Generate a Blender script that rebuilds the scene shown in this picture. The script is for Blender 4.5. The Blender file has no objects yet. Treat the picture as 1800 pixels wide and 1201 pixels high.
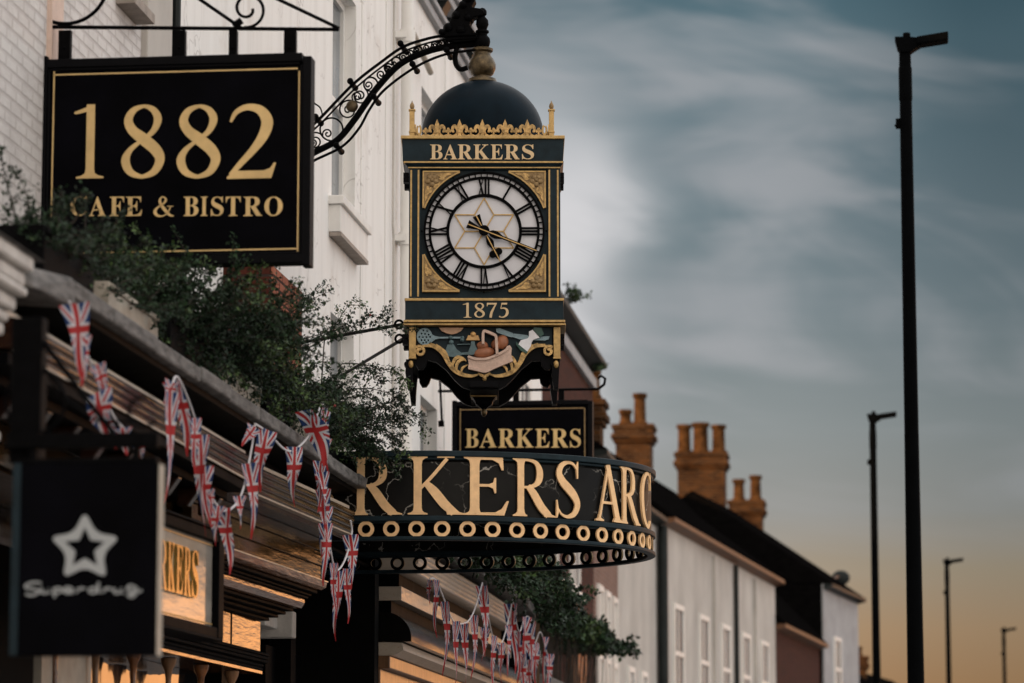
import bpy, math, random
import numpy as np
from mathutils import Vector, Matrix
from mathutils.geometry import tessellate_polygon
random.seed(7); RNG = np.random.default_rng(7)
SC = bpy.context.scene
COL = SC.collection
R = math.radians

# ------------------------------------------------------------ camera
F = 5967.0                                   # focal length in pixels of the 1800 x 1201 photograph
PITCH = math.atan(890.0 / F)
YAW = math.atan(700.0 / F * math.cos(PITCH))
EYE = Vector((0.0, 0.0, 1.6))
cam = bpy.data.cameras.new("street_camera")
cam.sensor_width = 36.0
cam.lens = F * 36.0 / 1800.0
cam.clip_start = 0.1
cam.clip_end = 4000
cam.dof.use_dof = True
cam.dof.focus_distance = 24.3
cam.dof.aperture_fstop = 2.6
CAM = bpy.data.objects.new("street_camera", cam)
CAM.location = EYE
CAM.rotation_euler = (math.pi / 2 + PITCH, 0, YAW)
COL.objects.link(CAM)
SC.camera = CAM
CR = CAM.rotation_euler.to_matrix()


def ray(px, py):
    return CR @ Vector(((px - 900.0) / F, (600.5 - py) / F, -1.0))


def W(px, py, Y):
    d = ray(px, py)
    return EYE + d * (Y / d.y)


def WX(px, py, X):
    d = ray(px, py)
    return EYE + d * (X / d.x)


def project(p):
    q = CR.transposed() @ (Vector(p) - EYE)
    return 900 + F * q.x / -q.z, 600.5 - F * q.y / -q.z


# ------------------------------------------------------------ exposure, sky, sun
SC.view_settings.view_transform = 'Standard'
SC.view_settings.look = 'None'
SC.view_settings.exposure = 0.0
SC.view_settings.gamma = 1.0
SUN_EL, SUN_AZ = 17.0, 233.0                 # azimuth clockwise from +Y (down the street); low, behind the left roofs


def lin(r, g, b):
    f = lambda c: (c / 255 / 12.92) if c / 255 <= .04045 else ((c / 255 + .055) / 1.055) ** 2.4
    return (f(r), f(g), f(b), 1.0)


class NT:
    """tiny node-tree helper"""
    def __init__(s, tree):
        s.t = tree; s.n = tree.nodes; s.l = tree.links; s.n.clear()

    def new(s, typ, **kw):
        n = s.n.new(typ)
        for k, v in kw.items():
            setattr(n, k, v)
        return n

    def link(s, a, b):
        s.l.new(a, b)

    def put(s, sock, v):
        if hasattr(v, 'links') or isinstance(v, bpy.types.NodeSocket):
            s.l.new(v, sock)
        else:
            sock.default_value = v

    def math(s, op, a, b=0.0, c=0.0, clamp=False):
        n = s.new('ShaderNodeMath', operation=op, use_clamp=clamp)
        s.put(n.inputs[0], a); s.put(n.inputs[1], b); s.put(n.inputs[2], c)
        return n.outputs[0]

    def mix(s, f, a, b, blend='MIX'):
        n = s.new('ShaderNodeMix', data_type='RGBA', blend_type=blend)
        s.put(n.inputs[0], f); s.put(n.inputs[6], a); s.put(n.inputs[7], b)
        return n.outputs[2]

    def ramp(s, f, stops, interp='LINEAR'):
        n = s.new('ShaderNodeValToRGB')
        e = n.color_ramp.elements
        n.color_ramp.interpolation = interp
        while len(e) > 1:
            e.remove(e[-1])
        e[0].position, e[0].color = stops[0]
        for p, c in stops[1:]:
            k = e.new(p); k.color = c
        s.put(n.inputs[0], f)
        return n.outputs[0]

    def noise(s, vec, scale, detail=4, rough=.55, dist=0.0):
        n = s.new('ShaderNodeTexNoise')
        n.inputs['Scale'].default_value = scale
        n.inputs['Detail'].default_value = detail
        n.inputs['Roughness'].default_value = rough
        n.inputs['Distortion'].default_value = dist
        if vec is not None:
            s.l.new(vec, n.inputs['Vector'])
        return n.outputs[0]

    def smooth(s, v, lo, hi):
        n = s.new('ShaderNodeMapRange', interpolation_type='SMOOTHSTEP')
        s.put(n.inputs[0], v)
        n.inputs[1].default_value = lo; n.inputs[2].default_value = hi
        return n.outputs[0]


def make_world():
    w = bpy.data.worlds.new("World")
    SC.world = w
    w.use_nodes = True
    t = NT(w.node_tree)
    tc = t.new('ShaderNodeTexCoord')
    sp = t.new('ShaderNodeSeparateXYZ')
    t.link(tc.outputs['Generated'], sp.inputs[0])
    x, y, z = sp.outputs
    deg = 180 / math.pi
    az = t.math('MULTIPLY', t.math('ARCTAN2', x, y), deg)       # 0 = down the street, + to the right
    el = t.math('MULTIPLY', t.math('ARCSINE', z), deg)
    # evening sky down the street: warm at the rooftops, slate blue above
    e01 = t.math('DIVIDE', el, 20.0, clamp=True)
    st = lambda d, *c: (d / 20.0, lin(*c))
    base = t.ramp(e01, [st(0, 150, 104, 66), st(2.6, 170, 132, 94), st(3.6, 174, 144, 112), st(4.6, 166, 150, 128),
                        st(5.6, 152, 151, 146), st(7.0, 142, 148, 148), st(9.0, 120, 133, 138), st(11.5, 106, 124, 132),
                        st(13.5, 92, 116, 126), st(15.0, 68, 98, 110), st(20, 70, 100, 115)])
    # streaky cloud
    cv = t.new('ShaderNodeCombineXYZ')
    t.put(cv.inputs[0], t.math('ADD', t.math('MULTIPLY', az, .20), t.math('MULTIPLY', el, .10)))
    t.put(cv.inputs[1], t.math('ADD', t.math('MULTIPLY', el, .55), t.math('MULTIPLY', az, .05)))
    n1 = t.noise(cv.outputs[0], .95, 4, .46, 1.1)
    cv2 = t.new('ShaderNodeCombineXYZ')
    t.put(cv2.inputs[0], t.math('MULTIPLY', az, .10)); t.put(cv2.inputs[1], t.math('MULTIPLY', el, .9)); cv2.inputs[2].default_value = 4.0
    n2 = t.noise(cv2.outputs[0], 1.3, 4, .5, .3)
    cl = t.math('ADD', t.math('MULTIPLY', n1, .75), t.math('MULTIPLY', n2, .25))
    cl = t.smooth(cl, .42, .66)
    cl = t.math('MULTIPLY', cl, t.smooth(el, 3.6, 7.5))
    sky = t.mix(t.math('MULTIPLY', cl, .58), base, lin(178, 177, 180))
    # bright halo put into the sky colour close beside the white building, sky darker to the right
    # (the street's left edge is az -8, the photograph's right edge az +2)
    glow = t.math('SUBTRACT', 1.0, t.smooth(t.math('ADD', az, t.math('MULTIPLY', t.math('SUBTRACT', n1, .5), 4.5)), -6.5, -3.0))
    glow = t.math('POWER', glow, 1.9)
    band = t.math('MULTIPLY', t.smooth(el, 4.6, 8.6), t.math('SUBTRACT', 1.0, t.smooth(el, 10.4, 14.2)))
    sky = t.mix(t.math('MULTIPLY', t.math('MULTIPLY', glow, band), .72), sky, lin(238, 234, 235))
    dk = t.math('MULTIPLY', t.smooth(az, -2.6, 2.2), t.math('MULTIPLY', t.math('ADD', .62, t.math('MULTIPLY', t.smooth(el, 8, 13.5), .50)), t.math('SUBTRACT', 1.0, t.smooth(az, 4, 9))))
    sky = t.mix(dk, sky, t.mix(1.0, sky, (.55, .60, .62, 1), 'MULTIPLY'))
    # the rest of the sky (outside the picture) is the bright evening sky that lights the street
    ns = t.new('ShaderNodeTexSky', sky_type='NISHITA', sun_disc=False)
    ns.sun_elevation = R(SUN_EL); ns.sun_rotation = R(SUN_AZ)
    nis = t.mix(1.0, ns.outputs[0], (.10, .10, .10, 1), 'MULTIPLY')
    right = t.math('MULTIPLY', t.smooth(az, 3, 8), t.math('SUBTRACT', 1.0, t.smooth(az, 34, 70)))
    fill = t.mix(t.math('MULTIPLY', right, t.math('SUBTRACT', 1.0, t.smooth(el, 9, 17))), t.mix(t.smooth(t.math('MULTIPLY', y, -1.0), .15, .7), (1.37, 1.35, 1.35, 1), (1.75, 1.56, 1.36, 1)), (.20, .19, .175, 1))
    # the afterglow low along the horizon to the right of the picture
    fill = t.mix(t.math('MULTIPLY', right, t.math('SUBTRACT', 1.0, t.smooth(el, 3.4, 5.2))), fill, (3.2, 1.35, .45, 1))
    fill = t.mix(.12, fill, nis)
    dn = t.new('ShaderNodeVectorMath', operation='DOT_PRODUCT')
    t.link(tc.outputs['Generated'], dn.inputs[0])
    c = ray(900, 600).normalized()
    dn.inputs[1].default_value = c
    ang = t.math('MULTIPLY', t.math('ARCCOSINE', dn.outputs['Value']), deg)
    m = t.smooth(ang, 11.0, 16.5)
    # far down the street to the left stays grey behind the roofs
    col = t.mix(m, sky, fill)
    bg = t.new('ShaderNodeBackground')
    t.link(col, bg.inputs[0]); bg.inputs[1].default_value = 1.0
    out = t.new('ShaderNodeOutputWorld')
    t.link(bg.outputs[0], out.inputs[0])


make_world()
sl = bpy.data.lights.new("sun", 'SUN')
sl.energy = 4.6; sl.angle = R(.6); sl.color = (1.0, .60, .27)
so = bpy.data.objects.new("sun", sl)
_a = R(SUN_AZ); _e = R(SUN_EL)
sdir = Vector((math.sin(_a) * math.cos(_e), math.cos(_a) * math.cos(_e), math.sin(_e)))   # towards the sun
so.rotation_euler = sdir.to_track_quat('Z', 'Y').to_euler()
so.location = (-20, -20, 30)
COL.objects.link(so)

# ------------------------------------------------------------ materials
M = {}


def mat(name, col, rough=.6, metal=0.0, var=.18, scale=6.0, bump=0.0, bscale=None, coat=0.0, stretch=None, spec=.5, island=0.0, trans=0.0):
    m = bpy.data.materials.new(name)
    m.use_nodes = True
    t = NT(m.node_tree)
    b = t.new('ShaderNodeBsdfPrincipled')
    o = t.new('ShaderNodeOutputMaterial')
    t.link(b.outputs[0], o.inputs[0])
    tc = t.new('ShaderNodeTexCoord')
    v = tc.outputs['Object']
    if stretch:
        mp = t.new('ShaderNodeMapping'); mp.inputs['Scale'].default_value = stretch
        t.link(v, mp.inputs[0]); v = mp.outputs[0]
    c = list(col[:3])
    lo = tuple(k * (1 - var) for k in c) + (1,)
    hi = tuple(min(1, k * (1 + var)) for k in c) + (1,)
    n = t.noise(v, scale, 6, .62)
    cc = t.ramp(n, [(.3, lo), (.7, hi)])
    if island:
        g = t.new('ShaderNodeNewGeometry')
        cc = t.mix(t.math('MULTIPLY', g.outputs['Random Per Island'], 1.0), t.mix(1.0, cc, (1 - island,) * 3 + (1,), 'MULTIPLY'),
                   t.mix(1.0, cc, (1 + island, 1 + island * 1.1, 1 + island * .4, 1), 'MULTIPLY'))
    t.link(cc, b.inputs['Base Color'])
    rr = t.math('ADD', rough - .08, t.math('MULTIPLY', n, .16))
    t.link(rr, b.inputs['Roughness'])
    b.inputs['Metallic'].default_value = metal
    b.inputs['Specular IOR Level'].default_value = spec
    b.inputs['Coat Weight'].default_value = coat
    b.inputs['Coat Roughness'].default_value = .08
    if bump:
        bp = t.new('ShaderNodeBump')
        bp.inputs['Strength'].default_value = bump
        bp.inputs['Distance'].default_value = .01
        t.link(t.noise(v, bscale or scale * 4, 5, .6), bp.inputs['Height'])
        t.link(bp.outputs[0], b.inputs['Normal'])
    M[name] = m
    return m


def brickmat(name, c1, c2, mortar, rough=.85, bump=.5, bw=.225, bh=.075, ms=.012, stain=.35):
    m = bpy.data.materials.new(name); m.use_nodes = True
    t = NT(m.node_tree)
    b = t.new('ShaderNodeBsdfPrincipled'); o = t.new('ShaderNodeOutputMaterial'); t.link(b.outputs[0], o.inputs[0])
    g = t.new('ShaderNodeNewGeometry')
    sp = t.new('ShaderNodeSeparateXYZ'); t.link(g.outputs['Position'], sp.inputs[0])
    cv = t.new('ShaderNodeCombineXYZ')
    t.put(cv.inputs[0], t.math('ADD', sp.outputs[0], sp.outputs[1])); t.put(cv.inputs[1], sp.outputs[2])
    bt = t.new('ShaderNodeTexBrick')
    t.link(cv.outputs[0], bt.inputs['Vector'])
    bt.inputs['Color1'].default_value = c1; bt.inputs['Color2'].default_value = c2; bt.inputs['Mortar'].default_value = mortar
    bt.inputs['Scale'].default_value = 1.0
    bt.inputs['Mortar Size'].default_value = ms; bt.inputs['Brick Width'].default_value = bw; bt.inputs['Row Height'].default_value = bh
    bt.inputs['Mortar Smooth'].default_value = .3
    n = t.noise(g.outputs['Position'], 2.2, 6, .65)
    col = t.mix(t.math('MULTIPLY', t.smooth(n, .35, .75), stain), bt.outputs[0], t.mix(1.0, bt.outputs[0], (.45, .42, .42, 1), 'MULTIPLY'))
    t.link(col, b.inputs['Base Color'])
    b.inputs['Roughness'].default_value = rough; b.inputs['Specular IOR Level'].default_value = .08
    bp = t.new('ShaderNodeBump'); bp.inputs['Strength'].default_value = bump; bp.inputs['Distance'].default_value = .012
    h = t.math('ADD', t.math('MULTIPLY', bt.outputs[1], -1.0), t.math('MULTIPLY', t.noise(g.outputs['Position'], 28, 4), .8))
    t.link(h, bp.inputs['Height']); t.link(bp.outputs[0], b.inputs['Normal'])
    M[name] = m


def stucco():
    m = bpy.data.materials.new('white_stucco'); m.use_nodes = True
    t = NT(m.node_tree)
    b = t.new('ShaderNodeBsdfPrincipled'); o = t.new('ShaderNodeOutputMaterial'); t.link(b.outputs[0], o.inputs[0])
    g = t.new('ShaderNodeNewGeometry')
    mp = t.new('ShaderNodeMapping'); mp.inputs['Scale'].default_value = (1, 3.2, .22); t.link(g.outputs['Position'], mp.inputs[0])
    n = t.noise(mp.outputs[0], 1.3, 6, .62)
    c = t.ramp(n, [(.25, (.70, .685, .66, 1)), (.5, (.81, .795, .77, 1)), (.75, (.85, .84, .82, 1))])
    n2 = t.noise(g.outputs['Position'], 1.1, 7, .7)
    c = t.mix(t.math('MULTIPLY', t.smooth(n2, .56, .74), .5), c, (.55, .485, .43, 1))
    # fine hairline cracks
    vo = t.new('ShaderNodeTexVoronoi', feature='DISTANCE_TO_EDGE'); vo.inputs['Scale'].default_value = .8
    nz = t.new('ShaderNodeTexNoise'); nz.inputs['Scale'].default_value = 2.5
    t.link(g.outputs['Position'], nz.inputs['Vector'])
    va = t.new('ShaderNodeVectorMath', operation='ADD'); t.link(g.outputs['Position'], va.inputs[0]); t.link(nz.outputs['Color'], va.inputs[1])
    t.link(va.outputs[0], vo.inputs['Vector'])
    ck = t.math('MULTIPLY', t.math('LESS_THAN', vo.outputs['Distance'], .006), t.math('MULTIPLY', t.smooth(n2, .45, .6), .45))
    c = t.mix(ck, c, (.30, .27, .25, 1))
    t.link(c, b.inputs['Base Color']); b.inputs['Roughness'].default_value = .7
    bp = t.new('ShaderNodeBump'); bp.inputs['Strength'].default_value = .25; bp.inputs['Distance'].default_value = .01
    t.link(t.noise(g.outputs['Position'], 14, 6, .65), bp.inputs['Height']); t.link(bp.outputs[0], b.inputs['Normal'])
    M['white_stucco'] = m


def glossy(name, col, rough, wave=.10, wscale=(3, 1.2, 9), var=.3, coatw=1.0, worn=None, spec=.2):
    """old gloss paint: slightly wavy, worn in places"""
    m = bpy.data.materials.new(name); m.use_nodes = True
    t = NT(m.node_tree)
    b = t.new('ShaderNodeBsdfPrincipled'); o = t.new('ShaderNodeOutputMaterial'); t.link(b.outputs[0], o.inputs[0])
    g = t.new('ShaderNodeNewGeometry')
    mp = t.new('ShaderNodeMapping'); mp.inputs['Scale'].default_value = wscale; t.link(g.outputs['Position'], mp.inputs[0])
    n = t.noise(mp.outputs[0], 2.0, 6, .62)
    c = t.ramp(n, [(.3, tuple(k * (1 - var) for k in col) + (1,)), (.7, tuple(k * (1 + var) for k in col) + (1,))])
    if worn:
        c = t.mix(t.smooth(t.noise(mp.outputs[0], 4.0, 7, .7), .55, .66), c, worn)
    t.link(c, b.inputs['Base Color'])
    t.link(t.math('ADD', rough, t.math('MULTIPLY', t.noise(g.outputs['Position'], 7, 5, .6), .14)), b.inputs['Roughness'])
    b.inputs['Coat Weight'].default_value = coatw; b.inputs['Coat Roughness'].default_value = .06; b.inputs['Specular IOR Level'].default_value = spec
    bp = t.new('ShaderNodeBump'); bp.inputs['Strength'].default_value = wave; bp.inputs['Distance'].default_value = .05
    t.link(t.noise(mp.outputs[0], 3.5, 4, .55), bp.inputs['Height']); t.link(bp.outputs[0], b.inputs['Normal'])
    t.link(bp.outputs[0], b.inputs['Coat Normal'])
    M[name] = m


def flagmat():
    m = bpy.data.materials.new('union_flag_cloth'); m.use_nodes = True
    t = NT(m.node_tree)
    b = t.new('ShaderNodeBsdfPrincipled'); o = t.new('ShaderNodeOutputMaterial'); t.link(b.outputs[0], o.inputs[0])
    uv = t.new('ShaderNodeUVMap'); sp = t.new('ShaderNodeSeparateXYZ'); t.link(uv.outputs[0], sp.inputs[0])
    x = t.math('MULTIPLY', t.math('SUBTRACT', sp.outputs[0], .5), .22)
    y = t.math('MULTIPLY', t.math('SUBTRACT', sp.outputs[1], .34), .40)
    ax, ay = t.math('ABSOLUTE', x), t.math('ABSOLUTE', y)
    d1 = t.math('ABSOLUTE', t.math('SUBTRACT', t.math('MULTIPLY', ax, .80), t.math('MULTIPLY', ay, .60)))
    c = t.mix(t.math('LESS_THAN', d1, .021), (.012, .044, .16, 1), (.62, .64, .70, 1))
    c = t.mix(t.math('LESS_THAN', d1, .008), c, (.42, .026, .028, 1))
    cross = t.math('MINIMUM', ax, ay)
    c = t.mix(t.math('LESS_THAN', cross, .031), c, (.60, .60, .63, 1))
    c = t.mix(t.math('LESS_THAN', cross, .0175), c, (.42, .026, .028, 1))
    t.link(c, b.inputs['Base Color']); b.inputs['Roughness'].default_value = .75
    tr = t.new('ShaderNodeBsdfTranslucent'); t.link(c, tr.inputs[0])
    mx = t.new('ShaderNodeMixShader'); mx.inputs[0].default_value = .25
    t.link(b.outputs[0], mx.inputs[1]); t.link(tr.outputs[0], mx.inputs[2]); t.link(mx.outputs[0], o.inputs[0])
    M['flag'] = m


stucco()
brickmat('white_painted_brick', (.72, .69, .67, 1), (.68, .645, .625, 1), (.60, .56, .54, 1), .8, .8, stain=.3)
brickmat('red_brick', (.085, .024, .016, 1), (.055, .018, .013, 1), (.045, .03, .026, 1))
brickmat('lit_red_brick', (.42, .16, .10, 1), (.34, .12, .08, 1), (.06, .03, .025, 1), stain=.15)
brickmat('orange_lit_brick', (.46, .17, .07, 1), (.36, .12, .05, 1), (.30, .2, .13, 1))
brickmat('pink_brick', (.24, .13, .10, 1), (.20, .11, .085, 1), (.26, .20, .17, 1))
brickmat('chimney_brick', (.10, .040, .011, 1), (.030, .013, .006, 1), (.085, .050, .028, 1), bump=1.0, stain=1.0, ms=.016)
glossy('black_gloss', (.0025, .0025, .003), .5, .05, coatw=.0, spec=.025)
glossy('panel_gloss', (.30, .27, .235), .05, .04, (2, .6, 3), coatw=.6)  # sky reflection on dark gloss put into this pale base colour
glossy('brown_gloss', (.020, .008, .005), .07, .07, (5, .8, 10), worn=(.05, .024, .012, 1), coatw=.0, spec=.14)
glossy('ochre_gloss', (.036, .019, .007), .07, .05, (4, .8, 6), worn=(.10, .058, .016, 1), coatw=.12, spec=.2)
glossy('amber_wood', (.15, .055, .018), .12, .07, (7, 1.2, 9), var=.55, worn=(.06, .022, .010, 1), coatw=.6)
glossy('tan_wood', (.17, .085, .04), .30, .10, (8, 6, 1.0), var=.35, coatw=.4)
glossy('cream_gloss', (.48, .40, .32), .28, .12, (4, 2, 9), var=.12, coatw=.5, worn=(.40, .30, .22, 1))
mat('black_sign', (.0016, .0016, .0028), .6, spec=.03, var=.6, scale=3, bump=.05)
mat('black_frame', (.0022, .0022, .0032), .5, spec=.07, var=.3, scale=12, bump=.08)
mat('black_iron', (.0022, .0022, .0026), .55, spec=.03, var=.4, scale=25, bump=.15)
mat('teal_paint', (.011, .022, .029), .45, var=.3, scale=12, bump=.12, spec=.12)
mat('dome_paint', (.003, .0088, .0145), .45, var=.25, scale=7, bump=.05, spec=.05)
mat('gold_sign', (.66, .46, .20), .40, .25, var=.17, scale=5, bump=.06, bscale=30)
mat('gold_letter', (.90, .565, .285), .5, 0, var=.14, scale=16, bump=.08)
mat('clock_letter', (.66, .48, .27), .5, var=.12, scale=20, bump=.06)
mat('far_glass', (.035, .042, .06), .45, var=.3, scale=3, spec=.3)
glossy('roller', (.004, .0035, .003), .16, .08, (3, .5, 5), coatw=.0, spec=.15)
mat('gold_trim', (.44, .285, .105), .42, .35, var=.3, scale=30, bump=.1)
mat('gold_carved', (.47, .30, .115), .42, .35, var=.6, scale=28, bump=.5)
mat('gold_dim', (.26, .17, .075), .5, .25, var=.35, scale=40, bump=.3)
mat('brass', (.55, .38, .13), .25, .9, var=.25, scale=10)
mat('bronze', (.085, .06, .03), .34, .6, var=.7, scale=22, bump=.3)
mat('dial_white', (.60, .60, .64), .35, var=.05, scale=5)
mat('sign_grey', (.34, .36, .37), .5, var=.06, scale=20)
mat('ledge_stone', (.115, .108, .103), .8, var=.75, scale=7, bump=.6, stretch=(2, 1, 4))
mat('stone_white', (.52, .49, .46), .7, var=.25, scale=6, bump=.25)
mat('cream_paint', (.36, .32, .265), .6, var=.2, scale=8, bump=.15)
mat('sunlit_plaster', (.66, .50, .42), .75, var=.12, scale=8, bump=.3)
mat('white_paint', (.76, .74, .71), .5, var=.10, scale=4, bump=.08, stretch=(1, 1, .3))
mat('warm_white', (.46, .43, .395), .75, var=.22, scale=.9, bump=.2, stretch=(1, 1, .7))
mat('grey_white', (.32, .32, .33), .75, var=.2, scale=2, bump=.2)
mat('sill_stone', (.30, .255, .22), .75, var=.25, scale=10, bump=.3)
mat('slate', (.0035, .0032, .0032), .9, var=.5, scale=5, bump=.5, stretch=(1, 2, 4), spec=.0)
mat('gutter_orange', (.12, .044, .011), .55, var=.4, scale=2)
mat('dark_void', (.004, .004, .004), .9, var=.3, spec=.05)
mat('dark_pipe', (.014, .018, .018), .5, spec=.15, var=.3)
mat('pot_clay', (.066, .030, .011), .9, spec=.05, var=.75, scale=5, bump=.4)
mat('planter_black', (.003, .003, .0035), .7, spec=.05, var=.4, scale=8, bump=.2)
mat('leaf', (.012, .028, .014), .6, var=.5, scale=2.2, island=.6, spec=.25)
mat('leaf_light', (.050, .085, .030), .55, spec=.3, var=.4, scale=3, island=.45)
mat('twig', (.030, .022, .017), .8, var=.3)
mat('berry', (.25, .02, .015), .35)
mat('string', (.60, .58, .60), .8, var=.1)
mat('lamp_black', (.0015, .0018, .0022), .7, spec=.02, var=.3)
mat('asphalt', (.05, .05, .052), .85, var=.25, scale=30, bump=.4)
mat('paving', (.20, .19, .18), .8, var=.25, scale=3, bump=.3)
mat('kerb_stone', (.26, .25, .24), .8, var=.2, scale=8, bump=.3)
mat('carved_blue', (.19, .28, .32), .5, var=.25, scale=30, bump=.15)
mat('carved_teal', (.075, .13, .145), .5, var=.3, scale=30, bump=.15)
mat('carved_green', (.012, .06, .045), .45, var=.3, scale=30)
mat('carved_white', (.72, .72, .76), .5, var=.1, scale=20)
mat('carved_bread', (.30, .115, .055), .5, var=.25, scale=22, bump=.15)
mat('carved_pie', (.52, .31, .19), .5, var=.15, scale=22)
mat('carved_butter', (.62, .37, .14), .5, var=.12, scale=22)
mat('carved_basket', (.58, .42, .34), .6, var=.15, scale=30, bump=.6, bscale=140)
flagmat()


def glassmat():
    for nm, col in (('glass', (.16, .19, .22)), ('glass_dark', (.015, .017, .02))):
        m = bpy.data.materials.new('window_' + nm); m.use_nodes = True
        t = NT(m.node_tree)
        b = t.new('ShaderNodeBsdfPrincipled'); o = t.new('ShaderNodeOutputMaterial'); t.link(b.outputs[0], o.inputs[0])
        g = t.new('ShaderNodeNewGeometry')
        t.link(t.ramp(t.noise(g.outputs['Position'], 1.5, 3), [(.35, tuple(k * .6 for k in col) + (1,)), (.65, tuple(k * 1.3 for k in col) + (1,))]), b.inputs['Base Color'])
        b.inputs['Roughness'].default_value = .05
        bp = t.new('ShaderNodeBump'); bp.inputs['Strength'].default_value = .08; bp.inputs['Distance'].default_value = .05
        t.link(t.noise(g.outputs['Position'], 2.5, 2), bp.inputs['Height']); t.link(bp.outputs[0], b.inputs['Normal'])
        M[nm] = m


glassmat()


def crackmat():
    """black sign panel crazed with pale cracks"""
    m = bpy.data.materials.new('crazed_black_panel'); m.use_nodes = True
    t = NT(m.node_tree)
    b = t.new('ShaderNodeBsdfPrincipled'); o = t.new('ShaderNodeOutputMaterial'); t.link(b.outputs[0], o.inputs[0])
    g = t.new('ShaderNodeNewGeometry')
    nz = t.new('ShaderNodeTexNoise'); nz.inputs['Scale'].default_value = 9; nz.inputs['Detail'].default_value = 6
    t.link(g.outputs['Position'], nz.inputs['Vector'])
    sc = t.new('ShaderNodeVectorMath', operation='SCALE'); t.link(nz.outputs['Color'], sc.inputs[0]); sc.inputs['Scale'].default_value = .22
    va = t.new('ShaderNodeVectorMath', operation='ADD'); t.link(g.outputs['Position'], va.inputs[0]); t.link(sc.outputs[0], va.inputs[1])
    vo = t.new('ShaderNodeTexVoronoi', feature='DISTANCE_TO_EDGE'); vo.inputs['Scale'].default_value = 3.1
    t.link(va.outputs[0], vo.inputs['Vector'])
    n = t.noise(g.outputs['Position'], 2.0, 4)
    k = t.math('MULTIPLY', t.math('LESS_THAN', vo.outputs['Distance'], .011), t.smooth(n, .42, .54))
    base = t.ramp(t.noise(g.outputs['Position'], 5, 5), [(.3, (.004, .004, .004, 1)), (.7, (.010, .0095, .0085, 1))])
    t.link(t.mix(t.math('MULTIPLY', k, .8), base, (.35, .33, .30, 1)), b.inputs['Base Color'])
    b.inputs['Roughness'].default_value = .35; b.inputs['Specular IOR Level'].default_value = .10
    M['crazed'] = m


crackmat()


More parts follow.
